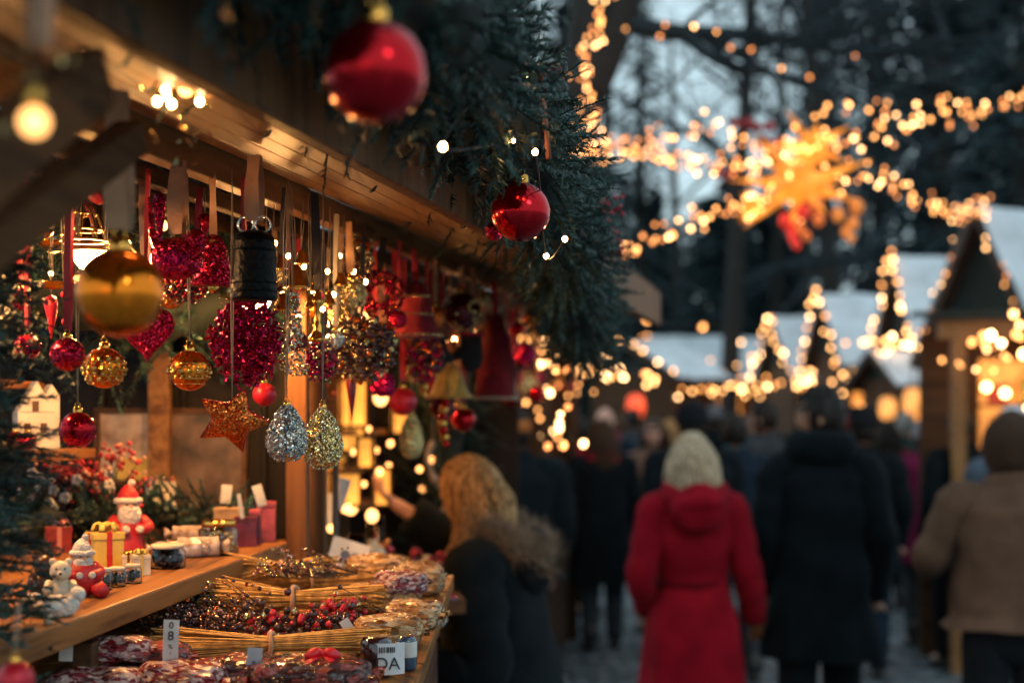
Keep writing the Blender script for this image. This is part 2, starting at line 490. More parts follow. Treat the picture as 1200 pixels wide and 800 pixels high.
def bauble(label, px, py, rpx, d, mat, ribbon=None, wd=0, beads=None, pattern=None, group='round baubles', name='bauble', topz=RAILZ, capmat=GOLD, long_cap=1.0):
    r = rpx / F * d
    c = P(px, py, d)
    t = hang(name, label, 'bauble', c, r * 1.42, ribbon or THREAD, wd, group, topz)
    mb = MB(); mb.ball((0, 0, 0), r, 40, 24)
    if pattern == 'facets':                              # raised rings, diamonds and dots of an embossed ball
        pass
    mb.build('ball', mat, t)
    if pattern:
        pb = MB()
        rows = pattern if isinstance(pattern, list) else [(-.55, 12, .13), (-.28, 16, .10), (-.05, 18, .14), (.2, 16, .10), (.45, 12, .12), (-.75, 9, .09)]
        for zc, n, k in rows:
            for i in range(n):
                a = 2 * pi * (i + .5 * (n % 3)) / n
                q = sqrt(1 - zc * zc)
                pb.ball((r * q * cos(a), r * q * sin(a), r * zc), r * k, 8, 6, (1, 1, 1))
        for zc in (-.4, .32, -.66):
            q = sqrt(1 - zc * zc) * r
            pb.tube([(q * cos(i * pi / 20), q * sin(i * pi / 20), r * zc) for i in range(41)], r * .028, 5, False)
        pb.build('relief', GOLDORN if mat is not SILVER else SILVER, t)
    if beads:
        pb = MB(); rnd = random.Random(int(px * 3 + py))
        for i in range(beads[0]):
            v = Vector((rnd.gauss(0, 1), rnd.gauss(0, 1), rnd.gauss(0, 1))).normalized()
            if beads[2] and v.z > .55: continue
            pb.ico(v * r * 1.0, r * beads[3] * rnd.uniform(.6, 1.2), rnd=rnd, smooth=False)
        pb.build('beading', beads[1], t)
    cap_part(t, r, capmat)
    return t

def beaded(mb, fn, n, r, rnd, mi=0, smooth=False):
    for i in range(n):
        mb.ico(fn(rnd), r * rnd.uniform(.6, 1.25), mi, smooth, rnd)
# ------------------------------------------------------------------ the near stall
def SP(d, off, z): return Vector((-.94 + .22 * d + off, d, z))
LAMPM = glow('stall lamp', (1, .46, .14), 620)
SOFTM = glow('soft bulb', (1, .44, .13), 5)
st = thing('market_stall', 'warm lit open wooden market stall hung with ornaments, under a fir-draped eave', 'market stall', (-.9, 2.8, 0))
W_BRACE = wood('brace wood', (.05, .02, .007), (.14, .055, .018), .85)
def spart(name, mb, m, bevel=.003): return mb.build(name, m, st, True, bevel)
D0, D1 = .75, 5.15
mb = MB(); mb.bar(SP(D0, 0, 2.1), SP(D1, 0, 2.1), .032, .05); spart('front_beam', mb, W_ORANGE)
for off, z in ((-.1, 2.085), (-.22, 2.085), (-.36, 2.085)):
    mb = MB(); mb.bar(SP(1.2, off, z), SP(D1 - .1, off, z), .022, .03); spart('hanging_rail', mb, W_DARKL)
mb = MB()
for i in range(5):
    o = .03 + i * .058; z = 2.128 - o * .19
    a, b = SP(D0, o + .027, z), SP(D1, o + .027, z)
    mb.bar(a, b, .054, .018, up=(.19, 0, 1))
spart('soffit', mb, W_ORANGE, .002)
mb = MB(); mb.bar(SP(D0, .335, 2.10), SP(D1, .335, 2.10), .022, .12); spart('fascia', mb, W_POST)
mb = MB(); mb.bar(SP(D0 - .3, -.5, 2.43), SP(D1 + .05, -.5, 2.43), 1.72, .03, up=(.34, 0, 1)); rf = spart('roof', mb, W_DARK)
mb = MB()
for a, b, w_, h in ((P(-90, 345, 1.05), P(155, 160, 1.45), .03, .035), (P(-150, 300, .9), P(110, 90, 1.2), .03, .05)):
    mb = MB(); mb.bar(a, b, w_, h); spart('brace', mb, W_BRACE)
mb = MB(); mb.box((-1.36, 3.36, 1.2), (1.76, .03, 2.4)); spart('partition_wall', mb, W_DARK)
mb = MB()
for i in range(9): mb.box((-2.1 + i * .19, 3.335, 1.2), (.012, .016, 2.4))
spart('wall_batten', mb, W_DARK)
for p, w_ in ((P(349, 600, 3.04), .03), (P(372, 600, 3.2), .022)):
    mb = MB(); mb.box((p.x, p.y, 1.05), (w_ + .014, .05, 2.1)); spart('post', mb, W_POST)
mb = MB(); mb.box((P(186, 500, 3.3).x, 3.31, 1.2), (.05, .03, 2.0)); spart('wall_post', mb, W_ORANGE)
mb = MB(); mb.bar(SP(3.38, -.78, 1.05), SP(5.1, -.78, 1.05), .02, 2.1); spart('back_wall', mb, W_ORANGE)
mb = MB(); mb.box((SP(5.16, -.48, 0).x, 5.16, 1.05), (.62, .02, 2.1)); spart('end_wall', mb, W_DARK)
# counter: a tilted board of planks, with a boarded front
mb = MB()
for i in range(6):
    t0, t1 = i / 6 + .004, (i + 1) / 6 - .004
    def q(t, x): return Vector((x, 1.78 + 1.2 * t, 1.315 + .07 * t))
    x0 = -1.05; xa, xb = -.142 + .02 * t0, -.142 + .02 * t1
    vs = [q(t0, x0), q(t0, xa), q(t1, xb), q(t1, x0)]
    vs += [v - Vector((0, 0, .03)) for v in vs]
    mb.add(vs, [(0, 1, 2, 3), (7, 6, 5, 4), (0, 4, 5, 1), (1, 5, 6, 2), (2, 6, 7, 3), (3, 7, 4, 0)])
spart('counter', mb, W_SHELF, .002)
mb = MB()
for i in range(8): mb.box((-.165, 1.87 + i * .145, .63), (.02, .138, 1.24))
for i in range(6): mb.box((-.99 + i * .145, 1.80, .63), (.138, .02, 1.24))
spart('counter_front', mb, W_DARKL, .002)
# the display shelf with the figures
mb = MB()
vs = [Vector((-.607, 1.55, 1.45)), Vector((-.472, 3.06, 1.45)), Vector((-1.15, 3.3, 1.45)), Vector((-1.15, 1.55, 1.45))]
vs += [v - Vector((0, 0, .036)) for v in vs]
mb.add(vs, [(0, 1, 2, 3), (7, 6, 5, 4), (0, 4, 5, 1), (1, 5, 6, 2), (2, 6, 7, 3), (3, 7, 4, 0)]); spart('display_shelf', mb, W_SHELF, .004)
for x_, y_ in ((-.6, 2.0), (-.53, 2.9)):
    mb = MB(); mb.box((x_, y_, .95), (.03, .03, .9)); spart('shelf_leg', mb, W_DARKL)
for p, s in ((P(28, 532, 2.75), (.34, .2, .02)), (P(18, 451, 2.75), (.17, .2, .016))):
    mb = MB(); mb.box((p.x - .06, p.y, p.z), s); spart('upper_shelf', mb, W_SHELF)
mb = MB(); mb.box((SP(3.75, -.47, 0).x, 3.72, 1.17), (.5, 1.05, .03)); spart('side_counter', mb, W_SHELF)
mb = MB()
for i in range(7): mb.box((SP(3.75, -.235, 0).x, 3.27 + i * .145, .57), (.02, .138, 1.14))
spart('side_counter_front', mb, W_DARKL)
for z in (1.42, 1.66):
    mb = MB(); mb.bar(SP(3.6, -.66, z), SP(4.9, -.66, z), .2, .018); spart('back_shelf', mb, W_ORANGE)
# lamps under the roof
def lamp(label, c, r=.03, topz=2.12, shade=True, m=None):
    t = thing('pendant_lamp', label, 'lamp', c, group='lamps inside the stall')
    MB().ball((0, 0, 0), r, 14, 10, (1, 1, 1.15)).build('bulb', m or LAMPM, t)
    MB().tube([(0, 0, r), (0, 0, max(r + .05, topz - c[2]))], .003, 6).build('cable', INK, t)
    if shade:
        k = r * 2.4
        MB().lathe([(k, -r * .1), (k * .85, r * .5), (k * .35, r * 1.15), (r * .5, r * 1.9), (0, r * 2)], n=22).build('lamp_shade', plain('brass', (.8, .5, .18), .25, 1, .2, 20), t)
lamp('brass shaded lamp glaring white beside the golden angel bell', P(106, 293, 2.3))
lamp('brass shaded lamp behind the black lacquer lantern', SP(2.9, -.22, 1.96))
lamp('brass shaded lamp hanging behind the dark red wreath', SP(3.75, -.2, 1.96), .02)
lamp('bare round bulb glowing low at the back of the stall', P(446, 466, 4.3), .021, shade=False, m=SOFTM)
lamp('brass shaded lamp near the far end of the stall', SP(4.7, -.3, 1.97), .016)
lamp('small bare bulb glowing above the shelves of boxes', P(411, 594, 4.35), .02, shade=False, m=SOFTM)
lamp('bare bulb shining on the sweets just past the wooden post', P(436, 604, 4.0), .017, shade=False, m=SOFTM)
lamp('small bare bulb among the gold leaf spray under the soffit', P(217, 104, 1.58), .008, shade=False, m=SOFTM)
lamp('added brass shaded lamp brightening the back wall over the shelves of boxes', SP(4.05, -.5, 1.99), .026)  # added behind the ornaments to brighten the back wall
lamp('added unseen brass shaded lamp lighting the near end of the display shelf', SP(1.95, -.34, 2.0), .026)  # added out of view to keep the goods and ornaments warmly lit

# ------------------------------------------------------------------ greenery on the stall
eave = [(-.30, .75, 2.36), (-.2, 1.1, 2.22), (-.1, 1.6, 2.17), (-.015, 2.2, 2.165), (.08, 2.8, 2.09), (.15, 3.4, 2.02), (.19, 3.8, 1.97), (.20, 4.1, 1.90)]
garland('fir_garland', 'thick dark fir garland hung with red balls along the eave of the stall', eave, (.10, .045), 1350, 3, ln=(.08, .13), core=.7)
top = [(-.42, .72, 2.20), (-.34, 1.2, 2.23), (-.25, 1.7, 2.27), (-.16, 2.2, 2.28), (-.02, 2.9, 2.24), (.1, 3.7, 2.2), (.22, 4.6, 2.15)]
garland('fir_garland', 'second fir garland lying on the roof edge above the hanging one', top, (.13, .14), 700, 4)
garland('fir_garland', 'fir swag tied under the roof inside the stall behind the ornaments', [tuple(SP(2.6, -.62, 2.0)), tuple(SP(3.05, -.5, 1.93)), tuple(SP(3.3, -.35, 2.02)), tuple(SP(4.0, -.4, 2.04)), tuple(SP(4.8, -.4, 2.0))], (.11, .11), 420, 5)
garland('fir_garland', 'dark fir swag pinned under the roof above the dishes and red bird', [tuple(P(20, 262, 2.55)), tuple(P(110, 235, 2.6)), tuple(P(200, 262, 2.7)), tuple(P(330, 268, 3.0))], (.06, .06), 260, 8, ln=(.06, .11))
garland('fir_garland', 'fir branches laid along the back of the display shelf', [(-1.0, 2.75, 1.49), (-.85, 2.95, 1.5), (-.68, 3.0, 1.49), (-.56, 3.04, 1.48)], (.05, .05), 170, 6, ln=(.06, .1))
garland('fir_garland', 'dark fir bush beside the pale scarf at the far end of the stall', [tuple(SP(5.0, -.42, .9)), tuple(SP(5.0, -.40, 1.5)), tuple(SP(5.0, -.40, 1.95))], (.16, .14), 380, 7, ln=(.1, .18))
# small fir tree at the picture's edge
tr = thing('fir_tree', 'small dark fir tree standing at the end of the display shelf', 'fir tree', (-.675, 1.74, 0))
rnd = random.Random(9); mb = MB()
for i in range(620):
    z = .9 + 1.08 * rnd.random(); r = .105 * (1 - .35 * (z - .9) / 1.08)
    a = rnd.random() * 6.283; d = Vector((cos(a), sin(a), rnd.uniform(-.2, .35)))
    fir_twig(mb, Vector((cos(a), sin(a), 0)) * r * rnd.uniform(.1, .45) + Vector((0, 0, z)), d, rnd.uniform(.06, .11), rnd, 40, .02)
mb.build('crown', [FIR, BARK], tr)
MB().tube([(0, 0, 0), (0, 0, 1.0), (0, 0, 1.9)], [.05, .045, .01], 9).build('trunk', BARK, tr)

# tiny lights and red balls on the eave garland
rnd = random.Random(4)
tl = [P(519, 172, 1.62), P(579, 14, 2.0), P(578, 97, 1.95), P(614, 54, 2.05), P(627, 178, 2.03), P(600, 165, 2.0), P(596, 170, 2.04), P(619, 93, 2.0), P(662, 280, 2.2), P(640, 300, 2.3)]
string_t = thing('light_string', 'tiny warm pinpoint lights wound through the eave garland', 'string lights', tl[0])
MB().tube(spline([tl[1], tl[3], tl[7], tl[2], tl[0], tl[5], tl[6], tl[4], tl[9], tl[8]], 60), .0013, 4).build('wire', WIRE, string_t, True)
for p in tl: inst('bulb', BULBTINY, string_t, p - tl[0])

bauble('big blurred red mirror ball hanging from the eave garland close by', 440, 84, 60, 1.2, REDGLASS, group='red balls on the eave garland', topz=2.10)
bauble('shiny red ball hanging sharp at the tip of the eave garland', 610, 248, 35, 2.14, REDGLASS, group='red balls on the eave garland', topz=2.13)
bauble('small red glitter ball tucked under the shiny red ball on the garland', 579, 271, 11, 2.2, REDGLIT, group='red balls on the eave garland', topz=2.05)
bauble('red ball at the foot of the small fir tree beside the shelf', 18, 796, 22, 1.45, REDMATT, group='red balls on the small fir tree', topz=1.53)

# ------------------------------------------------------------------ balls and shapes under the beam
bauble('large mirror gold ball on a broad sheer ribbon, biggest of the gold balls', 140, 343, 52, 1.5, GOLDG, RIBBROWN, .024, topz=2.06)
bauble('small crimson beaded ball beside the dark fir tree', 32, 407, 15, 2.0, REDMATT, RIBRED, .006, beads=(150, MAGGLIT, False, .13))
bauble('smallest crimson glitter ball above the beaded one by the fir tree', 24, 350, 12, 2.03, MAGGLIT, RIBRED, .005, beads=(60, MAGGLIT, False, .14))
bauble('red glitter ball on a red ribbon, level with the embossed gold ball', 79, 415, 20, 1.98, REDGLIT, RIBRED, .009)
bauble('red ball with a shiny crown and frosted glitter, lowest of the hanging balls', 91, 503, 21, 1.98, REDGLASS, THREAD, beads=(260, MAGGLIT, True, .06))
bauble('embossed gold ball just beneath the large mirror gold ball', 122, 431, 24, 2.05, GOLDG, THREAD, pattern=True)
bauble('embossed gold ball hanging alone on a clear thread before the dark wall', 222, 434, 24, 2.1, GOLDG, THREAD, pattern=[(-.05, 14, .15), (.16, 10, .08), (-.3, 18, .09), (.05, 18, .07)])
bauble('gold tinsel ball beside the dark red wreath', 411, 345, 18, 2.7, GOLDGLIT, RIBBROWN, .012, beads=(220, GOLDGLIT, False, .13))
bauble('dark maroon ball with gold beading above the black mitten', 541, 364, 22, 3.5, plain('maroon glass', (.1, .006, .012), .2, .5, .2, 20, .03), RIBBROWN, .014, beads=(60, GOLDGLIT, False, .14))
bauble('small bright red glitter ball next to the red velvet bell', 466, 374, 11, 3.0, REDGLIT, RIBRED, .006)
bauble('red and gold glass ball half hidden behind the mirror gold ball', 200, 345, 17, 2.35, GOLDG, THREAD, pattern=True)
bauble('red glass ball behind the copper star', 310, 462, 14, 2.5, REDMATT, THREAD)

def puffy(mb, poly, t, M, mi=0):
    n = len(poly); vs, fs = [], []
    lv = [(1, 0), (.93, .45), (.78, .75), (.5, .95), (.2, 1)]
    for sg in (-1, 1):
        base = len(vs)
        for s, h in lv:
            vs += [M @ Vector((x * s, sg * h * t, z * s)) for x, z in poly]
        vs.append(M @ Vector((0, sg * t, 0)))
        for l in range(len(lv) - 1):
            for i in range(n):
                a, b = base + l * n + i, base + l * n + (i + 1) % n
                f = (a, b, b + n, a + n)
                fs.append(f if sg < 0 else f[::-1])
        l = len(lv) - 1
        for i in range(n):
            f = (base + l * n + i, base + l * n + (i + 1) % n, base + len(lv) * n)
            fs.append(f if sg < 0 else f[::-1])
    mb.add(vs, fs, mi, True)
def star_poly(r, k=.48, n=5, rot=0):
    return [((r if i % 2 == 0 else r * k) * sin(rot + i * pi / n), (r if i % 2 == 0 else r * k) * cos(rot + i * pi / n)) for i in range(2 * n)]
HEART = [(.016 * 16 * sin(t) ** 3, .016 * (13 * cos(t) - 5 * cos(2 * t) - 2 * cos(3 * t) - cos(4 * t))) for t in [2 * pi * i / 32 for i in range(32)]]
def bell_prof(r, h): return [(r, 0), (r * 1.02, h * .04), (r * .86, h * .14), (r * .68, h * .42), (r * .55, h * .72), (r * .38, h * .92), (r * .1, h), (0, h)]

# heart
c = P(172, 388, 2.12); t = hang('glitter_heart', 'dark red glitter heart peeping from behind the mirror gold ball', 'heart ornament', c, .035, RIBRED, .006)
mb = MB(); puffy(mb, [(x * .16, z * .18) for x, z in HEART], .013, Euler((0, 0, .25)).to_matrix()); mb.build('heart', REDGLIT, t)
# bird
c = P(207, 303, 2.05); t = hang('glitter_bird', 'red glitter bird with a tall upswept tail, on a broad brown ribbon', 'bird ornament', c, .035, RIBBROWN, .022)
mb = MB(); mb.ball((0, 0, 0), .033, 26, 16, (1.15, .8, .95)); mb.ball((.03, -.005, .025), .017, 18, 12)
mb.build('body', REDGLIT, t)
mb = MB(); mb.tube(spline([(-.02, 0, .005), (-.033, 0, .03), (-.037, 0, .06), (-.04, 0, .088)], 14), [.016 - .0009 * i for i in range(15)], 10, flat=.5); mb.build('tail', REDGLIT, t)
MB().lathe([(.005, 0), (0, .014)], (.046, -.006, .025), 8, rot=Euler((0, pi / 2, 0)).to_matrix()).build('beak', GOLD, t)
mb = MB(); mb.ball((-.002, -.026, .0), .02, 16, 8, (1.2, .3, .7)); mb.build('wing', MAGGLIT, t)
# red bell
c = P(250, 335, 2.15); t = hang('glitter_bell', 'red glitter bell on a narrow brown ribbon beside the black lantern', 'bell ornament', c, .075, RIBBROWN, .012, loop=False)
MB().lathe(bell_prof(.036, .078), n=32).build('bell', REDGLIT, t); MB().ball((0, 0, -.002), .009, 12, 8).build('clapper', GOLD, t)
# gold tubular rim pieces below
# black lantern
c = P(298, 352, 2.0); t = hang('black_lantern', 'black lacquered lantern-shaped bell on twin brown ribbons', 'lantern ornament', c, .112, RIBBROWN, .022)
mb = MB(); mb.lathe([(0, 0), (.031, 0), (.032, .004), (.0315, .03), (.031, .06), (.0295, .078), (.030, .082), (.0265, .09), (.022, .094), (.012, .098), (0, .099)], n=36)
for z in (.012, .024, .07): mb.tube([(.0322 * cos(i * pi / 18), .0322 * sin(i * pi / 18), z) for i in range(37)], .0012, 5, False)
mb.build('body', BLACKGLOSS, t)
for k in (-1, 1):
    MB().tube([(k * .012 + cos(a) * .011, 0, .107 + sin(a) * .011) for a in [i * pi / 10 for i in range(21)]], .0018, 6, False).build('ring', SILVER, t)
# tinsel bunch
rnd = random.Random(31)
c = P(288, 400, 2.2); t = hang('tinsel_bunch', 'big bushy bunch of crimson tinsel flakes under the black lantern', 'tinsel', c, .06, RIBRED, .006)
mb = MB()
for i in range(900):
    v = Vector((rnd.gauss(0, 1), rnd.gauss(0, 1), rnd.gauss(0, 1))).normalized() * rnd.random() ** .4
    p = Vector((v.x * .056, v.y * .045, v.z * .072))
    if rnd.random() < .55: mb.ico(p, rnd.uniform(.002, .0052), 0 if rnd.random() < .8 else 1, False, rnd)
    else:
        q = Vector((rnd.gauss(0, 1), rnd.gauss(0, 1), rnd.gauss(0, 1))).normalized() * .011; k = q.cross(Vector((rnd.random(), rnd.random(), 1))).normalized() * .0025
        mb.add([p - q - k, p - q + k, p + q + k, p + q - k], [(0, 1, 2, 3)], 0)
mb.build('tinsel', [MAGGLIT, REDGLIT], t)
# copper star
c = P(272, 492, 2.12); t = hang('glitter_star', 'copper orange glitter star, puffed and tilted, below the crimson tinsel', 'star ornament', c, .03, THREAD)
mb = MB(); M = Euler((.55, .2, .25)).to_matrix(); puffy(mb, star_poly(.056, .52, 5, .15), .016, M)
mb.build('star', COPGLIT, t)
pb = MB(); rr = random.Random(3)
pl = star_poly(.056, .52, 5, .15)
for i in range(10):
    a, b = Vector((pl[i][0], 0, pl[i][1])), Vector((pl[(i + 1) % 10][0], 0, pl[(i + 1) % 10][1]))
    for k in range(9): pb.ico(M @ a.lerp(b, k / 9), .0017, 0, False, rr)
pb.build('beading', REDGLIT, t)
# sequin teardrops
def teardrop(label, px, py, wpx, hpx, d, mats, seed, topoff=None, n=560):
    c = P(px, py, d); r = wpx / 2 / F * d; h = hpx / 2 / F * d
    t = hang('sequin_drop', label, 'drop ornament', c, h + .012, THREAD, group='sequin drops')
    mb = MB(); rnd = random.Random(seed)
    def prof(u):                                  # pear: broad below
        return sin(pi * min(1, max(0, u)) ** .72) ** .62 * (1 - .12 * u)
    mb.lathe([(max(.0005, r * 1.05 * prof(u)), -h + 2 * h * u) for u in [i / 24 for i in range(25)]], n=28)
    for i in range(n):
        u = rnd.uniform(.02, .97); a = rnd.random() * 6.283; q = r * 1.05 * prof(u)
        mb.ico((q * cos(a), q * sin(a), -h + 2 * h * u), r * rnd.uniform(.05, .1), 1 + (rnd.random() < .35), False, rnd)
    mb.build('sequins', mats, t); cap_part(t, r * .75, GOLD, h * .97)
    return t
BLUEGLIT = glitter('steel blue glitter', (.25, .36, .46), 430, 1.3)
teardrop('silver and gold sequin drop, slightly the higher of two hanging side by side', 336, 507, 47, 68, 2.2, [SILGLIT, SILGLIT, BLUEGLIT], 1)
teardrop('gold and steel sequin drop, slightly the lower of two hanging side by side', 378, 513, 46, 74, 2.25, [GOLDGLIT, GOLDGLIT, SILGLIT], 2)
teardrop('slim gold sequin drop lit from within the stall behind the blonde woman', 482, 510, 28, 56, 3.5, [GOLDGLIT, GOLDGLIT, GOLDGLIT], 3, n=260)
# tassel
c = P(343, 384, 2.25); t = hang('bead_tassel', 'long silver bead tassel hanging next to the crimson tinsel', 'tassel', c, .055, THREAD)
mb = MB(); rnd = random.Random(8)
for i in range(420):
    u = rnd.random(); a = rnd.random() * 6.283; q = (.008 + .017 * u) * rnd.random() ** .4
    mb.ico((q * cos(a), q * sin(a), .055 - .13 * u), rnd.uniform(.0016, .0034), 0 if rnd.random() < .6 else 1, False, rnd)
mb.build('beads', [SILGLIT, GOLDGLIT], t)
# small gold bells
for px, py, r, d, lab in ((330, 306, 9, 2.3, 'small gold bell nearest the black lantern'), (346, 322, 15, 2.3, 'widest small gold bell in the cluster above the silver tassel'), (353, 300, 9, 2.42, 'small gold bell highest in the bright cluster'), (372, 330, 11, 2.4, 'small gold bell just above the gold finial'), (385, 348, 9, 2.5, 'tiny gold bell beside the gold finial'), (332, 352, 12, 2.25, 'small gold bell directly above the silver tassel'), (399, 326, 9, 2.6, 'small gold bell beside the gold tinsel ball'), (392, 312, 7, 2.7, 'tiny gold bell on a black ribbon'), (364, 352, 8, 2.35, 'tiny gold bell between tassel and finial')):
    r_ = r / F * d
    t = hang('gold_bell', lab, 'bell ornament', P(px, py + r, d), r_ * 1.9, RIBBLACK if 'black' in lab else THREAD, .008 if 'black' in lab else 0, group='small gold bells')
    MB().lathe(bell_prof(r_, r_ * 1.8), n=24).build('bell', GOLD, t); MB().ball((0, 0, -r_ * .05), r_ * .28, 10, 6).build('clapper', GOLD, t)
# gold finial on black ribbon
c = P(372, 400, 2.35); t = hang('gold_finial', 'turned gold finial with a flared foot on a black ribbon', 'finial ornament', c, .085, RIBBLACK, .014, loop=False)
MB().lathe([(0, 0), (.017, 0), (.018, .004), (.011, .010), (.008, .02), (.009, .024), (.0055, .03), (.005, .055), (.010, .062), (.011, .068), (.006, .074), (.003, .085), (0, .086)], n=24).build('finial', GOLD, t)
# dark berry cluster
def cluster(name, label, cat, px, py, rx, rz, d, mats, n, seed, rr=(.003, .006), wts=None, rib=RIBBLACK):
    c = P(px, py, d); a, b = rx / F * d, rz / F * d
    t = hang(name, label, cat, c, b * .9, rib, .008, loop=False); rnd = random.Random(seed); mb = MB()
    for i in range(n):
        v = Vector((rnd.gauss(0, 1), rnd.gauss(0, 1), rnd.gauss(0, 1))).normalized() * rnd.random() ** .35
        mb.ico((v.x * a, v.y * a, v.z * b), rnd.uniform(*rr) * d / 2.5, rnd.choices(range(len(mats)), wts)[0], True, rnd)
    mb.build('berries', mats, t); return t
DKBERRY = plain('dark berries', (.05, .012, .012), .25, 0, .4, 30, 0, coat=.5)
cluster('berry_cluster', 'dark berry cluster flecked with gold, hanging past the gold finial', 'berry ornament', 424, 408, 42, 42, 2.75, [DKBERRY, GOLDGLIT, COPGLIT], 520, 12, (.003, .007), (7, 1.6, 1))
cluster('berry_cluster', 'small crimson berry cluster below the gold finial', 'berry ornament', 376, 425, 20, 26, 2.5, [MAGGLIT, DKBERRY, GOLDGLIT], 240, 13, (.002, .005), (4, 3, 1))
cluster('berry_cluster', 'red and gold bead cluster filling the gap behind the red glitter bird', 'berry ornament', 215, 330, 34, 26, 2.3, [REDGLIT, GOLDGLIT, DKBERRY], 420, 14, (.0025, .005), (4, 2, 3), RIBRED)
cluster('berry_cluster', 'gold bead cluster between wreath and velvet bell', 'berry ornament', 418, 300, 22, 30, 2.85, [GOLDGLIT, COPGLIT, DKBERRY], 240, 15, (.003, .006), (4, 2, 3), RIBBROWN)
cluster('berry_cluster', 'red bead cluster hanging over the yellow felt bell', 'berry ornament', 498, 420, 22, 30, 3.3, [MAGGLIT, DKBERRY, COPGLIT], 260, 16, (.003, .006), (3, 4, 1), RIBRED)
# wreath
c = P(446, 344, 2.95); t = hang('tinsel_wreath', 'dark red tinsel wreath on a black ribbon', 'wreath', c, .045, RIBBLACK, .014, loop=False)
mb = MB(); rnd = random.Random(6)
for i in range(520):
    a = rnd.random() * 6.283; b = rnd.random() * 6.283; q = .034 + .014 * cos(b)
    mb.ico((q * cos(a), .014 * sin(b), q * sin(a)), rnd.uniform(.002, .0045), 0 if rnd.random() < .8 else 1, False, rnd)
mb.build('tinsel', [glitter('wine glitter', (.32, .008, .04), 420, 1.2), COPGLIT], t)
# velvet bell with gold braid
VELVET = plain('red velvet', (.24, .006, .014), .85, 0, .3, 40, .1, sheen=.1)
c = P(488, 395, 3.15); t = hang('velvet_bell', 'red velvet bell edged with gold braid', 'bell ornament', c, .12, RIBRED, .012)
MB().lathe(bell_prof(.055, .125), n=28).build('bell', VELVET, t)
rnd = random.Random(2)
for z, q in ((.004, .056), (.05, .037), (.09, .029)):
    mb = MB()
    for i in range(40): mb.ico((q * cos(i * pi / 20), q * sin(i * pi / 20), z), .0035, 0, True, rnd)
    mb.build('braid', GOLDGLIT, t)
# mittens
MITT = [(-.4, -.75), (.4, -.75), (.45, -.2), (.48, .25), (.4, .6), (.1, .8), (-.2, .78), (-.38, .5), (-.42, .2), (-.6, .38), (-.78, .3), (-.7, .02), (-.45, -.25)]
def mitten(label, px, py, s, d, rib, trim, flip=1):
    k = s / F * d; c = P(px, py, d)
    t = hang('felt_mitten', label, 'mitten ornament', c, k * .7, rib, .012, loop=False, group='felt mittens')
    mb = MB(); puffy(mb, [(x * k * flip, -z * k) for x, z in MITT][::-flip], k * .28, Euler((0, 0, .2)).to_matrix()); mb.build('mitten', plain('black felt', (.014, .012, .012), .9, 0, .3, 60, .2), t)
    mb = MB(); rnd = random.Random(int(px))
    for i in range(46):
        a = i * 2 * pi / 46; mb.ico((k * .46 * cos(a), k * .26 * sin(a), k * .68), k * .085, 0, True, rnd)
    mb.build('cuff_trim', trim, t)
mitten('black felt mitten with a bright red beaded cuff', 552, 412, 30, 3.55, RIBBROWN, REDGLIT)
mitten('plain black felt mitten beside the velvet bell', 512, 415, 27, 3.4, RIBBLACK, DKBERRY, -1)
# yellow bell
c = P(527, 466, 3.6); t = hang('felt_bell', 'yellow felt bell with a wavy hem', 'bell ornament', c, .085, RIBBROWN, .01, loop=False)
MB().lathe(bell_prof(.056, .088), n=40, wave=lambda a, z: 1 + .05 * sin(a * 7) * (1 - z / .09)).build('bell', plain('yellow felt', (.62, .33, .05), .85, 0, .25, 40, .15, sheen=.5), t)
# red elf hat
c = P(581, 468, 3.9); t = hang('felt_hat', 'tall red felt elf hat trimmed with white beads', 'hat ornament', c, .24, RIBRED, .014)
MB().lathe([(.058, 0), (.057, .02), (.05, .1), (.038, .17), (.022, .22), (0, .245)], n=30, wave=lambda a, z: 1 + .06 * sin(a * 5 + z * 20)).build('hat', VELVET, t)
mb = MB(); rnd = random.Random(1)
for i in range(24): mb.ico((.052 - i * .0012 + .004, -.012, i * .009), .005, 0, True, rnd)
for i in range(36): mb.ico((.059 * cos(i * pi / 18), .059 * sin(i * pi / 18), .004), .005, 0, True, rnd)
mb.build('bead_trim', CREAM, t)
# bead chains
for px, y0, y1, d, lab, mt in ((521, 440, 530, 3.6, 'short chain of red and gold beads past the yellow felt bell', [REDGLASS, GOLD]), (500, 405, 475, 3.4, 'thin chain of amber beads beside the plain black mitten', [GOLD, GOLD]), (75, 345, 385, 2.1, 'red bead chain above the red glitter ball', [REDMATT, REDGLASS])):
    c = P(px, y0, d); t = hang('bead_chain', lab, 'bead chain', c, .002, THREAD); mb = MB(); rnd = random.Random(px)
    n = int((y1 - y0) / 8)
    for i in range(n): mb.ball((.006 * sin(i * .7), 0, -i * 8 / F * d), rnd.uniform(3, 6) / F * d, 10, 8, mi=i % 2)
    mb.build('beads', mt, t)
# icicles / dark drops
for px, py, d, h, m_, lab in ((412, 468, 2.9, .10, plain('wine glass', (.12, .01, .015), .15, .4, .2, 20, 0), 'dark wine icicle beside the glowing bare bulb'), (60, 372, 2.2, .07, REDMATT, 'red glass icicle left of the red glitter ball'), (187, 258, 2.25, .09, MAGGLIT, 'crimson glitter icicle beside the bird tail'), (240, 268, 2.3, .05, REDGLASS, 'short red glass icicle between two brown ribbons'), (318, 420, 2.4, .08, REDGLIT, 'red glitter icicle hanging inside the tinsel bunch')):
    lab = lab.replace('left of', 'close to'); t = hang('icicle', lab, 'icicle ornament', P(px, py, d), h * .5, THREAD, group='icicle ornaments')
    MB().lathe([(0, -h / 2), (.003, -h * .3), (.007, 0), (.011, h * .32), (.008, h * .45), (0, h / 2)], n=16, wave=lambda a, z: 1 + .12 * sin(3 * a + z * 160)).build('icicle', m_, t)
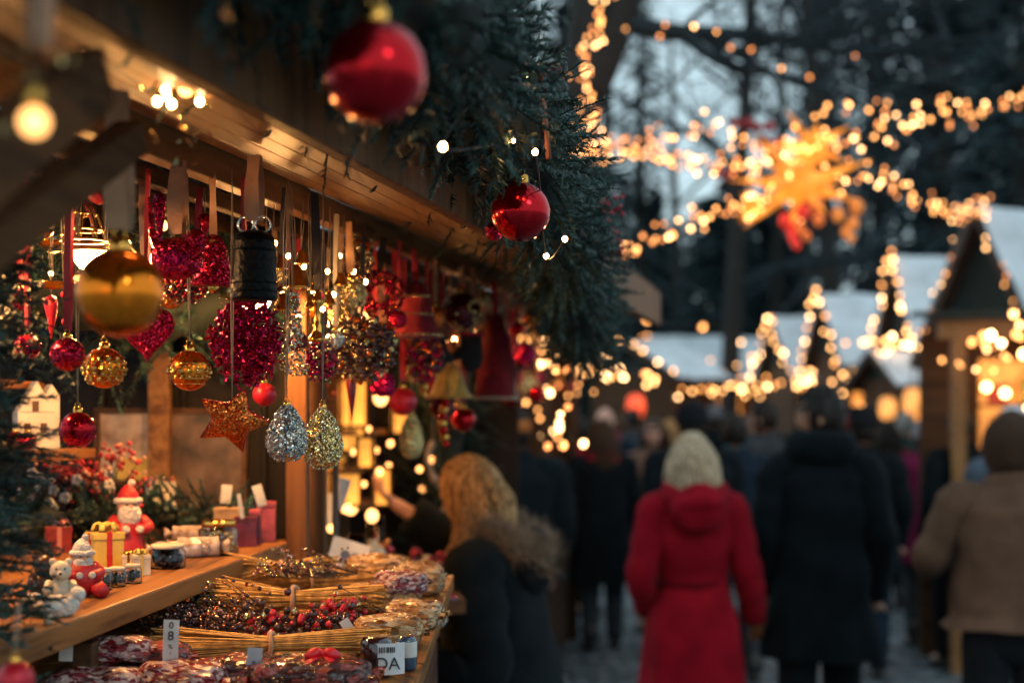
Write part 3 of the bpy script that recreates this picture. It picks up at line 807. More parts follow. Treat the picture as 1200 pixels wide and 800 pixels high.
# upper corner: angel bell, brass dishes, candle
c = P(98, 282, 2.12); t = hang('angel_bell', 'open gold angel bell with a dark red bow, right by the glaring lamp', 'bell ornament', c, .062, RIBRED, .02)
mb = MB()
for k in range(9):
    a = k * 2 * pi / 9
    mb.tube([(r * cos(a), r * sin(a), z) for r, z in [(.034, 0), (.03, .012), (.023, .034), (.012, .052), (.002, .06)]], .0016, 6)
for r, z in ((.034, 0), (.0285, .016), (.02, .039)): mb.tube([(r * cos(i * pi / 16), r * sin(i * pi / 16), z) for i in range(33)], .002, 6, False)
mb.build('bell_frame', GOLD, t)
mb = MB()
for s in (-1, 1): mb.ball((s * .018, 0, .066), .017, 16, 10, (1, .4, .62), rot=Euler((0, s * .5, 0)).to_matrix()); mb.tube(spline([(0, 0, .064), (s * .012, -.006, .04), (s * .02, -.004, .012)], 8), .006, 8, flat=.3)
mb.ball((0, -.004, .066), .007, 12, 8); mb.build('bow', RIBRED, t)
c = P(52, 272, 2.12); t = hang('candle_clip', 'little gold candle on a clip with a red ribbon under the brace', 'candle ornament', c, .03, RIBRED, .009)
mb = MB(); mb.lathe([(0, 0), (.009, 0), (.009, .022), (.007, .026), (0, .026)], n=18); mb.build('candle', CREAM, t)
mb = MB(); mb.lathe([(0, -.01), (.006, -.008), (.014, 0), (.015, .003), (.011, .002), (0, .001)], n=20); mb.build('saucer', GOLD, t)
for px, py, w_, d, lab in ((62, 291, 22, 2.2, 'shallow brass dish under the gold candle'), (62, 339, 22, 2.15, 'shallow brass dish lower down, catching a bright streak'), (135, 305, 20, 2.3, 'small brass dish behind the sheer ribbon')):
    t = hang('brass_dish', lab, 'dish ornament', P(px, py, d), .012, THREAD, group='brass dishes')
    r = w_ / F * d; MB().lathe([(0, 0), (r * .5, .001), (r, .009), (r * 1.03, .011), (r * .95, .011), (r * .45, .004), (0, .004)], n=30).build('dish', GOLD, t)
# gold picks in the corner, close to the lens
def pick(label, px, py, d, s, seed, nb):
    c = P(px, py, d); t = hang('gold_spray', label, 'leaf spray', c, .02, RIBBROWN, .014, topz=max(2.06, c.z + .12), group='gold leaf sprays'); rnd = random.Random(seed); mb = MB()
    for i in range(70):
        p = Vector((rnd.gauss(0, .3), rnd.gauss(0, .3), rnd.gauss(0, .5))) * s
        q = Vector((rnd.gauss(0, 1), rnd.gauss(0, 1), rnd.gauss(0, 1))).normalized(); k = frame(q)[0]
        l = s * rnd.uniform(.15, .3)
        mb.add([p, p + q * l * .5 + k * l * .22, p + q * l, p + q * l * .5 - k * l * .22], [(0, 1, 2, 3)], 0)
    mb.build('leaves', GOLDGLIT, t)
    for i in range(nb): inst('bulb', BULBTINY, t, Vector((rnd.gauss(0, .22), rnd.gauss(0, .2), rnd.gauss(0, .3))) * s)
pick('gold leaf spray with pinpoint lights, hanging before the soffit boards', 208, 112, 1.6, .065, 5, 5)
pick('blurred gold leaf spray hanging in the very corner of the stall', 45, 88, .95, .04, 6, 0)
c = P(40, 143, .82); t = thing('globe_bulb', 'out of focus round glowing bulb in the corner of the stall', 'bulb', c)
MB().ball((0, 0, 0), .0075, 14, 10).build('globe', glow('soft globe', (1, .46, .14), 4.5), t); MB().tube([(0, 0, .006), (0, 0, .02)], .004, 8).build('socket', GOLD, t); MB().tube([(0, 0, .02), (0, 0, .16)], .0012, 5).build('cable', WIRE, t)
# stick ornament in the garland
a, b = P(633, 85, 2.05), P(643, 186, 2.05)
t = thing('wooden_stick', 'thin reddish wooden rod with a dark bow stuck in the eave garland', 'stick', b)
MB().tube([b - b, a - b], .0042, 8).build('rod', plain('red brown wood', (.22, .07, .04), .5, 0, .2, 20, .1), t)
mb = MB()
for s in (-1, 1): mb.ball((a - b) + Vector((s * .016, 0, .004)), .016, 14, 8, (1, .5, .65))
mb.build('bow', plain('dark bow', (.06, .01, .012), .6, 0, .2, 20, .1), t)
# red things in the far end of the garland
for px, py, d, s, lab, kind in ((694, 392, 3.9, 17, 'orange red felt heart at the drooping end of the garland', 'heart'), (700, 335, 3.7, 11, 'red berry sprig just above the felt heart', 'b'), (714, 288, 3.4, 11, 'red berry sprig high on the garland end', 'b'), (688, 310, 3.6, 12, 'red ribbon knot in the garland end', 'b'), (716, 245, 3.3, 9, 'topmost red berry sprig on the garland end', 'b')):
    c = P(px, py, d); k = s / F * d
    if kind == 'heart':
        t = thing('felt_heart', lab, 'heart ornament', c); mb = MB(); puffy(mb, [(x * k * 3.6, z * k * 3.6) for x, z in HEART], k * .5, Euler((0, .35, 0)).to_matrix()); mb.build('heart', plain('orange felt', (.5, .07, .025), .8, 0, .2, 30, .1), t)
        MB().tube([(0, 0, k * .5), (0, 0, k * 3)], .0015, 5).build('cord', THREAD, t)
    else:
        t = thing('berry_sprig', lab, 'berries', c, group='red berry sprigs'); rnd = random.Random(px); mb = MB()
        for i in range(26): mb.ico(Vector((rnd.gauss(0, .7), rnd.gauss(0, .7), rnd.gauss(0, .9))) * k, k * .3, 0, True, rnd)
        mb.build('berries', plain('red berries', (.42, .015, .03), .35, 0, .2, 20, 0), t); MB().tube([(0, 0, -k), (0, .03, k * 2)], .002, 5).build('stem', BARK, t)

# more hanging things in the thick of it
for lab, px, py, r, d, m, rib in (
 ('dull gold ball peeping out under the gold bead cluster', 398, 372, 13, 2.8, GOLDORN, RIBBROWN), ('dark red ball behind the dark berry cluster', 440, 420, 16, 3.0, plain('maroon glass', (.1, .006, .012)), RIBRED),
 ('crimson glitter ball between wreath and velvet bell', 462, 335, 12, 3.1, MAGGLIT, RIBRED), ('copper glitter ball above the red bead cluster', 510, 372, 13, 3.3, COPGLIT, RIBBROWN),
 ('silver glitter ball beside the gold finial foot', 393, 398, 11, 2.6, SILGLIT, THREAD), ('red satin ball just left behind the yellow felt bell'.replace(' left', ''), 505, 455, 13, 3.7, REDMATT, RIBRED),
 ('gold glitter ball close above the red elf hat', 566, 352, 11, 3.9, GOLDGLIT, RIBBROWN), ('small red glass ball past the elf hat', 606, 385, 9, 4.3, REDGLASS, RIBRED), ('amber glass ball furthest along the front beam', 622, 372, 10, 4.6, GOLDG, RIBBROWN),
 ('dark red glitter ball over the angel bell bow', 82, 248, 15, 2.3, REDGLIT, RIBRED), ('gold glitter ball at the edge of the sheer ribbon', 168, 318, 13, 2.2, GOLDGLIT, RIBBROWN), ('red glass ball between bird and bell', 232, 300, 12, 2.3, REDGLASS, RIBRED)):
    bauble(lab, px, py, r, d, m, rib, .009)

rnd = random.Random(52)
KINDS = [('gold glitter', GOLDGLIT), ('crimson glitter', MAGGLIT), ('amber mirror', GOLDG), ('red mirror', REDGLASS), ('copper glitter', COPGLIT), ('red satin', REDMATT), ('dark wine', MATS['maroon glass'])]
ORD = ['first', 'second', 'third', 'fourth', 'fifth', 'sixth', 'seventh', 'eighth', 'ninth', 'tenth', 'eleventh', 'twelfth', 'thirteenth', 'fourteenth', 'fifteenth', 'sixteenth', 'seventeenth', 'eighteenth']
for i in range(18):
    px = 318 + i * 16.5 + rnd.uniform(-4, 4); d = dpx(px, -.12); k, m_ = KINDS[(i * 3) % 7]
    bauble('small %s ball, %s from the lantern in the back row of hanging balls' % (k, ORD[i]), px, 485 - (2.085 - H0 - rnd.uniform(.09, .22)) * F / d, rnd.uniform(.017, .027) * F / d, d, m_, rnd.choice([RIBRED, RIBBROWN]), .008, group='back row of hanging balls')
tp = [P(px, py, d) for px, py, d in ((322, 285, 2.5), (338, 300, 2.5), (345, 330, 2.45), (331, 345, 2.42), (356, 312, 2.5), (366, 340, 2.45), (384, 318, 2.55), (391, 345, 2.55), (378, 362, 2.5), (402, 330, 2.65), (398, 300, 2.7), (414, 318, 2.75), (408, 358, 2.7), (428, 330, 2.85), (350, 372, 2.45))]
t = thing('light_string', 'tiny added lights that make the small gold bells sparkle', 'string lights', tp[0])  # string added to put glints among the bells
MB().tube(spline(tp, 70), .001, 4).build('wire', WIRE, t, True)
for p in tp: inst('bulb', BULBTINY, t, p - tp[0])
tp = [P(px, py, d) for px, py, d in ((30, 300, 2.5), (60, 320, 2.5), (118, 322, 2.4), (150, 285, 2.4), (185, 310, 2.4), (195, 335, 2.4), (228, 322, 2.45), (262, 300, 2.5), (210, 352, 2.4))]
t = thing('light_string', 'tiny warm lights threaded behind the red bird and the brass dishes', 'string lights', tp[0])
MB().tube(spline(tp, 50), .001, 4).build('wire', WIRE, t, True)
for p in tp: inst('bulb', BULBTINY, t, p - tp[0])

for i in range(16):
    px = 452 + i * 11.6 + rnd.uniform(-4, 4); d = min(4.9, dpx(px, (-.05, -.2)[i % 2])); k, m_ = KINDS[(i * 2 + 1) % 7]
    bauble('%s ball, %s from the wreath in the row under the far eave' % (k, ORD[i]), px, 485 - (2.085 - H0 - rnd.uniform(.1, .42)) * F / d, rnd.uniform(.028, .043) * F / d, d, m_, rnd.choice([RIBRED, RIBBROWN]), .012, beads=(90, m_, False, .12) if i % 3 == 0 else None, group='balls under the far half of the eave')
# ------------------------------------------------------------------ goods on the display shelf
def SB(px, py):
    d = 450 / (py - 485); p = P(px, py, d); p.z = 1.45; return p
SKIN = plain('painted face', (.62, .33, .2), .5, 0, .1, 30, 0)
REDPAINT = plain('red painted plaster', (.5, .018, .02), .45, 0, .2, 25, .1)
FLUFF = plain('white fluff', (.72, .64, .54), .9, 0, .12, 60, .8, bscale=120)
BROWNGL = plain('dark brown glaze', (.05, .02, .012), .3, 0, .3, 30, .05)

def santa(label, base, h, seated, rz):
    t = thing('santa_figure', label, 'figurine', base, rz, group='Santa figurines'); k = h
    mb = MB()
    if seated:
        mb.ball((0, 0, .30 * k), .33 * k, 22, 14, (1, .85, .95)); 
        for s in (-1, 1): mb.tube([(s * .18 * k, -.1 * k, .16 * k), (s * .24 * k, -.42 * k, .1 * k)], [.15 * k, .11 * k], 12)
    else:
        mb.lathe([(0, 0), (.25 * k, 0), (.24 * k, .05 * k), (.2 * k, .3 * k), (.17 * k, .5 * k), (.1 * k, .6 * k), (0, .62 * k)], n=26, wave=lambda a, z: 1 + .05 * sin(a * 6))
    mb.build('robe', REDPAINT, t)
    for s in (-1, 1):
        mb = MB(); mb.tube(spline([(s * .17 * k, 0, .5 * k), (s * .27 * k, -.1 * k, .38 * k), (s * .12 * k, -.26 * k, .36 * k)], 8), [.085 * k] * 5 + [.075 * k] * 4, 10); mb.build('arm', REDPAINT, t)
        mb = MB(); mb.ball((s * .1 * k, -.28 * k, .36 * k), .06 * k, 12, 8); mb.build('hand', FLUFF, t)
    z = .62 * k if seated else .68 * k
    mb = MB(); mb.ball((0, -.02 * k, z), .16 * k, 20, 14); mb.ball((0, -.18 * k, z + .0 * k), .03 * k, 8, 6)
    mb.build('face', SKIN, t)
    for s in (-1, 1):
        mb = MB(); mb.ball((s * .055 * k, -.165 * k, z + .035 * k), .019 * k, 8, 6); mb.build('eye', INK, t)
    mb = MB(); mb.ball((0, -.09 * k, z - .12 * k), .17 * k, 20, 12, (1, .7, 1.05)); mb.ball((0, -.16 * k, z - .04 * k), .08 * k, 14, 8, (1.5, .6, .6)); mb.rough(.012 * k, 60); mb.build('beard', FLUFF, t)
    mb = MB(); mb.lathe([(.165 * k, 0), (.15 * k, .1 * k), (.1 * k, .19 * k), (.03 * k, .25 * k), (0, .26 * k)], (0, 0, z + .06 * k), 20); mb.build('hat', FLUFF if seated else REDPAINT, t)
    mb = MB(); mb.tube([(.165 * k * cos(i * pi / 12), .165 * k * sin(i * pi / 12), z + .08 * k) for i in range(25)], .045 * k, 8, False); mb.ball((.05 * k, 0, z + .33 * k), .055 * k, 10, 8); mb.rough(.008 * k, 60); mb.build('fur_trim', FLUFF, t)
    return t
santa('standing painted Santa in a red robe, behind the yellow gift box', SB(150, 648), .135, False, .5)
santa('squat seated Santa with a fluffy white cap, near the front of the shelf', SB(96, 698), .092, True, .5)
def gift(label, base, s, rz, m, rib):
    t = thing('gift_box', label, 'gift box', base, rz, group='little gift boxes'); x, y, z = s
    mb = MB(); mb.box((0, 0, z * .4), (x * .94, y * .94, z * .8)); mb.build('box', m, t, bevel=.001)
    mb = MB(); mb.box((0, 0, z * .9), (x, y, z * .2)); mb.build('lid', m, t, bevel=.001)
    mb = MB(); mb.box((0, 0, z * .505), (x * .17, y * 1.012, z * 1.008)); mb.box((0, 0, z * .503), (x * 1.01, y * .17, z * 1.002)); mb.build('band', rib, t)
    mb = MB()
    for i in range(6):
        a = i * pi / 3; mb.tube(spline([(0, 0, z), (cos(a) * x * .28, sin(a) * y * .28, z * 1.25), (cos(a) * x * .42, sin(a) * y * .42, z * 1.05)], 6), .1 * x, 8, flat=.4)
    mb.build('bow', m if rib is REDPAINT else rib, t)
YEL = plain('yellow gift paper', (.66, .46, .09), .4, 0, .15, 30, .05)
gift('yellow gift box with a red band and puffy yellow bow', SB(123, 664), (.056, .05, .062), .6, YEL, REDPAINT)
gift('cream gift box with a yellow band in front of the standing Santa', SB(165, 673), (.03, .03, .034), .4, CREAM, YEL)
gift('smaller cream gift box right behind the candy jars', SB(151, 667), (.024, .024, .026), .2, CREAM, GOLD)
gift('dark red gift box with a pale band among the fir branches', SB(68, 646), (.05, .05, .05), .4, plain('red gift paper', (.25, .02, .015), .4, 0, .2, 30, 0), plain('pink band', (.55, .2, .16), .4, 0, .1, 20, 0))
GLASS = clear('jar glass')
def jar(label, base, r, h, fill, lid, n=40, group='small candy jars'):
    t = thing('candy_jar', label, 'jar', base, group=group)
    MB().lathe([(r * .94, 0), (r, h * .06), (r, h * .72), (r * .82, h * .8), (r * .82, h * .84), (r * .77, h * .84), (r * .77, h * .79), (r * .93, h * .7), (r * .93, h * .08), (r * .9, h * .05), (0, h * .05)], n=28).build('glass', GLASS, t)
    mb = MB(); rnd = random.Random(int(base.x * 1e4) & 1023)
    for i in range(n): 
        a = rnd.random() * 6.283; q = r * .75 * rnd.random() ** .5; mb.ball((q * cos(a), q * sin(a), h * rnd.uniform(.14, .66)), r * .2, 8, 6, mi=rnd.randrange(len(fill)))
    mb.build('candy', fill, t)
    MB().lathe([(r * .86, h * .83), (r * .9, h * .85), (r * .9, h * .98), (r * .85, h), (0, h)], n=28).build('lid', lid, t)
CANDYR = plain('red candy', (.5, .02, .03), .2, 0, .2, 30, 0); CANDYG = plain('green candy', (.05, .14, .06), .2, 0, .2, 30, 0); CANDYW = plain('white candy', (.7, .62, .5), .25, 0, .1, 30, 0)
jar('little candy jar of red sweets closest to the seated Santa', SB(121, 691), .0125, .034, [CANDYR, BROWNGL], CREAM)
jar('little candy jar of green and white sweets in the middle of the three', SB(137, 687), .0135, .031, [CANDYG, CANDYW], CREAM)
jar('little candy jar of dark sweets beside the cream gift boxes', SB(156, 683), .0135, .031, [BROWNGL, CANDYW], CREAM)
jar('wide glass jar of gold wrapped sweets next to the rolls', SB(256, 649), .038, .066, [GOLD, GOLDGLIT], GOLD, 60, None)
jar('low glass jar of mixed red sweets near the cream gift boxes', SB(196, 665), .032, .042, [CANDYR, CANDYW, BROWNGL], CREAM, 60, None)
# animals
def bear(label, base, h, m, rz):
    t = thing('bear_figure', label, 'figurine', base, rz, group='animal figurines'); k = h; mb = MB()
    mb.ball((0, 0, .3 * k), .28 * k, 20, 14, (1, .9, 1.1)); mb.ball((0, -.04 * k, .74 * k), .21 * k, 20, 14)
    for s in (-1, 1):
        mb.ball((s * .15 * k, 0, .92 * k), .075 * k, 10, 8); mb.tube([(s * .2 * k, -.05 * k, .5 * k), (s * .28 * k, -.25 * k, .34 * k)], [.1 * k, .085 * k], 10); mb.tube([(s * .15 * k, -.05 * k, .1 * k), (s * .2 * k, -.36 * k, .085 * k)], [.11 * k, .1 * k], 10)
    mb.ball((0, -.22 * k, .69 * k), .085 * k, 12, 8); mb.build('body', m, t)
    mb = MB()
    for s in (-1, 1): mb.ball((s * .08 * k, -.22 * k, .8 * k), .024 * k, 8, 6)
    mb.ball((0, -.3 * k, .71 * k), .03 * k, 8, 6); mb.build('eyes', INK, t)
bear('cream bear figurine in front of the seated Santa', SB(71, 712), .07, CREAM, .3)
bear('dark brown glazed bear figurine at the end of the shelf', SB(50, 703), .07, BROWNGL, .5)
c = SB(66, 722); t = thing('seal_figure', 'small white lying seal figurine at the front edge of the shelf', 'figurine', c, .4)
mb = MB(); mb.tube(spline([(-.028, 0, .01), (-.01, 0, .013), (.012, 0, .014), (.024, 0, .024)], 14), [.004 + .012 * sin(pi * (i + 3) / 20) for i in range(15)], 14); mb.ball((.027, 0, .028), .011, 14, 10); mb.build('body', FLUFF, t)
for px, py, lab in ((40, 722, 'white spotted mushroom figurine beside the seal'), (56, 730, 'lowest white mushroom figurine at the shelf corner')):
    t = thing('mushroom_figure', lab, 'figurine', SB(px, py), group='mushroom figurines')
    MB().lathe([(.006, 0), (.005, .012), (.006, .02)], n=14).build('stem', CREAM, t); MB().lathe([(0, .017), (.012, .015), (.017, .02), (.012, .029), (0, .032)], n=18).build('cap', FLUFF, t)
# wrapped rolls
CELLO = plain('clear wrapping with sweets', (.5, .3, .2), .12, 0, .6, 60, .5, coat=1, bscale=40, c2=(.75, .6, .5))
def roll(label, base, r, ln, rz, m=CELLO):
    t = thing('sweet_roll', label, 'wrapped roll', base, rz, group='wrapped rolls of sweets'); mb = MB()
    mb.tube(spline([(-ln * .5, 0, r), (-ln * .4, 0, r), (0, 0, r), (ln * .4, 0, r), (ln * .5, 0, r)], 16), [r * .25, r * .7] + [r] * 13 + [r * .7, r * .25], 18); mb.rough(r * .12, 60); mb.build('roll', m, t)
    for s in (-1, 1):
        mb = MB(); mb.lathe([(r * .2, 0), (r * .8, r * .9)], (s * ln * .5, 0, r), 16, rot=Euler((0, s * pi / 2, 0)).to_matrix(), wave=lambda a, z: 1 + .25 * sin(a * 6)); mb.build('twisted_end', m, t)
roll('pale wrapped roll of sweets nearest the low jar', SB(208, 654), .017, .085, .5)
roll('pale wrapped roll of sweets beside the gold jar', SB(232, 652), .019, .08, .3)
roll('shorter wrapped roll lying on top of the other rolls', SB(222, 640) + Vector((0, 0, .012)), .016, .07, .2)
# tins and boxes with cards
def tin(label, base, s, m, rz=.15, band=None):
    t = thing('gift_tin', label, 'tin', base, rz, group='tins on the frame-edge stall' if 'frame-edge' in label else 'tins and boxes at the shelf end'); x, y, z = s
    mb = MB(); mb.box((0, 0, z * .43), (x, y, z * .86)); mb.build('body', m, t, bevel=.002)
    mb = MB(); mb.box((0, 0, z * .93), (x * 1.04, y * 1.04, z * .14)); mb.build('lid', band or m, t, bevel=.002)
BLUE = plain('blue tin', (.03, .06, .13), .3, .3, .3, 30, 0); MAROON = plain('maroon box', (.13, .012, .03), .35, 0, .4, 50, 0, coat=.4); PINKB = plain('rose box', (.42, .07, .08), .35, 0, .35, 50, 0, coat=.4); TANB = plain('kraft box', (.42, .26, .12), .6, 0, .2, 30, 0)
tin('blue tin under the kraft boxes at the end of the shelf', SB(276, 637), (.075, .05, .045), BLUE)
tin('maroon foil box in front of the blue tin', SB(288, 640), (.045, .03, .062), MAROON)
tin('rose red foil box furthest along the shelf', SB(312, 634), (.04, .04, .085), PINKB)
tin('second maroon foil box squeezed beside the rose red one', SB(299, 639), (.024, .03, .075), MAROON, .1, PINKB)
tin('kraft box standing on the blue tin', SB(268, 637) + Vector((0, 0, .046)), (.06, .045, .03), TANB)
def tagcard(label, c, w_, h, rot, txt=None, mat=PAPER, curl=.15, kind='price_tag', group='price tags', size=.6, bar=False):
    t = thing(kind, label, 'price tag', c, group=group); M = Euler(rot).to_matrix()
    mb = MB(); mb.sheet(lambda u, v: M @ Vector(((u - .5) * w_, curl * h * (v - .5) ** 2, (v - .5) * h)), 4, 10); mb.build('card', mat, t)
    if txt:
        for k, (s, zz, sz) in enumerate(txt):
            T = M.to_4x4() @ Matrix.Translation((0, -.0012 + curl * h * zz * zz, zz * h)) @ Euler((pi / 2, 0, 0)).to_matrix().to_4x4()
            text_mesh(s, sz * w_, T).build('print', INK, t)
    if bar:
        mb = MB(); rnd = random.Random(3); x = -.36
        while x < .34:
            q = rnd.uniform(.02, .06); mb.box(M @ Vector((x * w_, -.001 + curl * h * .12, .33 * h)), (q * w_, .0006, .16 * h), M); x += q + rnd.uniform(.02, .05)
        mb.build('barcode', INK, t)
    return t
tagcard('small clear price card sticking up behind the kraft box', SB(265, 634) + Vector((0, 0, .1)), .022, .04, (0, .1, .2))
tagcard('small slanted price card in front of the maroon foil box', SB(284, 641) + Vector((0, -.02, .085)), .008, .05, (0, -.15, .2))
tagcard('small price card leaning on the rose red foil box', SB(305, 636) + Vector((0, -.01, .1)), .02, .045, (0, -.3, .2))
tagcard('white label hanging from the shelf edge beside the fir tree', P(78, 747, 1.93), .018, .066, (.05, .06, .2), [('|', .2, 1.1), ('l', .27, .9)], curl=.3)
tagcard('white label printed with a bold 8 above the red packets', P(200, 752, 2.02), .022, .064, (.12, .05, .1), [('0', .38, .62), ('8', .14, .85), ('%', -.1, .42), ("'", -.3, .5)])
tagcard('grey label stuck upright between the dark foil packets', P(297, 781, 2.0), .021, .056, (.2, .1, .1), [('ll', .1, .5)], mat=plain('grey card', (.4, .41, .42), .5, 0, .2, 40, .05))
tagcard('pointed paper label behind the printed packet', P(412, 741, 2.25), .016, .05, (.2, -.55, .1))
for px, py, d, lab in ((289, 664, 2.75, 'tiny price card standing behind the straw, nearer the shelf'), (305, 668, 2.75, 'tiny slanted price card standing behind the straw')):
    tagcard(lab, P(px, py, d), .014, .04, (0, -.25, .1), mat=plain('grey card', (.4, .41, .42), .5, 0, .2, 40, .05))
# candle jar
c = SB(188, 627); t = thing('candle_jar', 'amber candle jar with a white label standing before the wall post', 'candle jar', c)
MB().lathe([(.03, 0), (.033, .01), (.033, .125), (.03, .132), (0, .13)], n=30).build('jar', plain('amber glass', (.30, .09, .02), .1, 0, .2, 20, 0, coat=1), t)
MB().lathe([(.0336, .055), (.0338, .06), (.0338, .115), (.0336, .12)], n=30).build('wrap_label', CREAM, t); MB().lathe([(.0339, .049), (.0341, .05), (.0341, .054), (.0339, .055)], n=30).build('dark_band', INK, t)
# ceramic house, red ornaments on upper shelf
c = P(40, 530, 2.72); c.z = P(28, 532, 2.75).z + .0105
t = thing('ceramic_house', 'little white ceramic house with pointed gables on the upper shelf', 'ceramic house', c, .5)
mb = MB(); mb.box((0, 0, .035), (.07, .06, .07)); mb.prism([(-.036, .07), (.036, .07), (0, .13)], .06); mb.box((.03, .012, .05), (.03, .05, .1)); mb.prism([(.015, .1), (.046, .1), (.03, .125)], .05, Matrix.Translation((0, .012, 0))); mb.build('house_body', WHITECER, t, bevel=.002)
mb = MB()
for x, z in ((-.018, .04), (.012, .04), (-.003, .082)): mb.box((x, -.031, z), (.012, .003, .02))
mb.build('window', plain('dark opening', (.1, .05, .03), .6, 0, .2, 20, 0), t)
for px, r_, lab in ((18, .017, 'striped red glass ball lying on the upper shelf'), (32, .016, 'plain red glass ball lying beside the ceramic house')):
    c = P(px, 532, 2.66); c.z = P(28, 532, 2.75).z + .011 + r_
    t = thing('bauble', lab, 'bauble', c, group='red balls on the upper shelf'); mb = MB(); mb.ball((0, 0, 0), r_, 24, 14); mb.build('ball', REDGLASS, t); cap_part(t, r_)
# berry arrangement
c = SB(103, 636); t = thing('berry_arrangement', 'spray of red berries and small white blossoms on fir at the back of the shelf', 'arrangement', c)
rnd = random.Random(77); mb = MB(); bb = MB(); fb = MB()
for i in range(150): fir_twig(mb, Vector((rnd.gauss(-.05, .09), rnd.gauss(0, .04), rnd.uniform(0, .05))), Vector((rnd.gauss(0, .7), rnd.gauss(0, .4), 1)), rnd.uniform(.06, .12), rnd, 30, .02)
for i in range(34):
    p = Vector((rnd.gauss(.0, .06), rnd.gauss(-.02, .03), rnd.uniform(.08, .2)))
    mb.tube([(p.x * .4, p.y * .4, 0), p * .7, p], .0013, 4, mi=1)
    for k in range(9): bb.ico(p + Vector((rnd.gauss(0, .013), rnd.gauss(0, .013), rnd.gauss(0, .014))), rnd.uniform(.0045, .007), 0 if rnd.random() < .8 else 1, True, rnd)
for i in range(26):
    p = Vector((rnd.gauss(-.09, .09), rnd.gauss(-.04, .03), rnd.uniform(.06, .15)))
    for k in range(5):
        a = k * 1.2566; fb.ball(p + Vector((cos(a) * .007, -.003, sin(a) * .007)), .0055, 8, 6, (1, .4, 1))
mb.build('sprigs', [FIR, BARK], t); bb.build('berries', [plain('rosehips', (.4, .02, .025), .35, 0, .3, 20, 0), plain('peach berries', (.6, .3, .2), .4, 0, .2, 20, 0)], t); fb.build('blossoms', FLUFF, t)
# pictures on the partition
def picture(label, x0, y0, x1, y1, d, kind):
    a, b = P(x0, y1, d), P(x1, y0, d); c = (a + b) / 2; c.y = 3.325
    t = thing('framed_picture', label, 'picture', c, group='pictures on the partition'); w_, h = b.x - a.x, b.z - a.z
    mb = MB(); 
    for s in (-1, 1): mb.box((s * w_ / 2, 0, 0), (.012, .016, h + .012)); mb.box((0, 0, s * h / 2), (w_ - .012, .016, .012))
    mb.build('frame', W_DARKL, t)
    m, nt, bs = _new('print ' + kind); v = coords(nt, (1, 1, 1)); n1 = N(nt, 'ShaderNodeTexNoise'); n1.inputs['Scale'].default_value = 14; n1.inputs['Detail'].default_value = 3
    nt.links.new(v, n1.inputs[0])
    st_ = [(.35, (.22, .12, .07)), (.5, (.5, .36, .24)), (.62, (.6, .46, .33))] if kind == 'pale' else [(.35, (.03, .02, .014)), (.55, (.12, .075, .05)), (.7, (.2, .13, .09))]
    nt.links.new(ramp(nt, n1.outputs[0], st_), bs.inputs[0]); bs.inputs['Roughness'].default_value = .4
    mb = MB(); mb.box((0, .002, 0), (w_ - .014, .006, h - .014)); mb.build('canvas', m, t)
    if kind == 'pale':
        mb = MB(); mb.box((.02, -.004, -h * .3), (w_ * .6, .004, h * .3)); mb.build('yellow_patch', YEL, t)
picture('pale framed picture with a yellow patch on the partition', 113, 481, 178, 566, 3.32, 'pale')
picture('dark framed picture on the partition behind the copper star', 196, 481, 286, 600, 3.32, 'dark')

# ------------------------------------------------------------------ goods on the counter
def CT(px, d, up=0):
    z = 1.315 + .07 * (d - 1.78) / 1.2; p = P(px, 0, d); p.z = z + up; return p
def bundle(label, c, ln, r, n, rz, seed, fan=.35, mat=STRAW):
    t = thing('straw_bundle', label, 'straw bundle', c, rz, group='straw bundles on the counter'); rnd = random.Random(seed); mb = MB()
    for i in range(n):
        a = rnd.random() * 6.283; q = r * rnd.random() ** .5; y, z = q * cos(a), q * sin(a) * .8
        k0, k1 = 1 + fan * rnd.random() * 3, .9 + fan * rnd.random()
        x0, x1 = -ln * rnd.uniform(.38, .55), ln * rnd.uniform(.38, .55)
        mb.tube([(x0, y * k0, r + z * k0), (0, y * .7, r + z * .7), (x1, y * k1, r + z * k1 + .004)], rnd.uniform(.0009, .0018), 4, False)
    mb.build('straw', mat, t)
    mb = MB(); mb.tube([(.002 * sin(i), r * .95 * cos(i * pi / 8), r + r * .85 * sin(i * pi / 8)) for i in range(17)], .004, 6, False); mb.build('tie', RIBBROWN, t)
bundle('long straw bundle lying along the front of the counter behind the foil packets', CT(318, 2.22), .34, .021, 220, .06, 1)
bundle('fuller straw bundle across the middle of the counter', CT(345, 2.5, .012), .30, .026, 200, -.08, 2)
bundle('straw bundle piled at the back of the counter by the post', CT(365, 2.75, .0), .26, .024, 170, .12, 3, .5)
bundle('short straw bundle lying on top of the pile by the post', CT(330, 2.72, .04), .2, .016, 110, .3, 4, .6)
PINKGL = glitter('rose gold glitter', (.72, .3, .2), 420, 1.2, col2=(.95, .7, .55))
def spray(label, c, sx, sy, sz, n, seed, mats, wts, r=(.0022, .005)):
    t = thing('berry_bunch', label, 'dried berry bunch', c, group='bunches of dried berries'); rnd = random.Random(seed); mb = MB(); sb = MB()
    for i in range(n):
        p = Vector((rnd.gauss(0, .45) * sx, rnd.gauss(0, .45) * sy, abs(rnd.gauss(0, .5)) * sz + .003)); mb.ico(p, rnd.uniform(*r), rnd.choices(range(len(mats)), wts)[0], True, rnd)
        if i % 5 == 0: sb.tube([p, p + Vector((rnd.uniform(.02, .08), rnd.uniform(-.02, .02), -p.z * .6))], .0008, 4)
    o = mb.build('berries', mats, t); o['kind'] = 'stuff'; o = sb.build('stems', BARK, t); o['kind'] = 'stuff'
spray('wide bunch of sparkling rose gold berries spread beside the straw', CT(240, 2.42), .11, .11, .055, 700, 1, [PINKGL, DKBERRY, COPGLIT], (5, 3, 1))
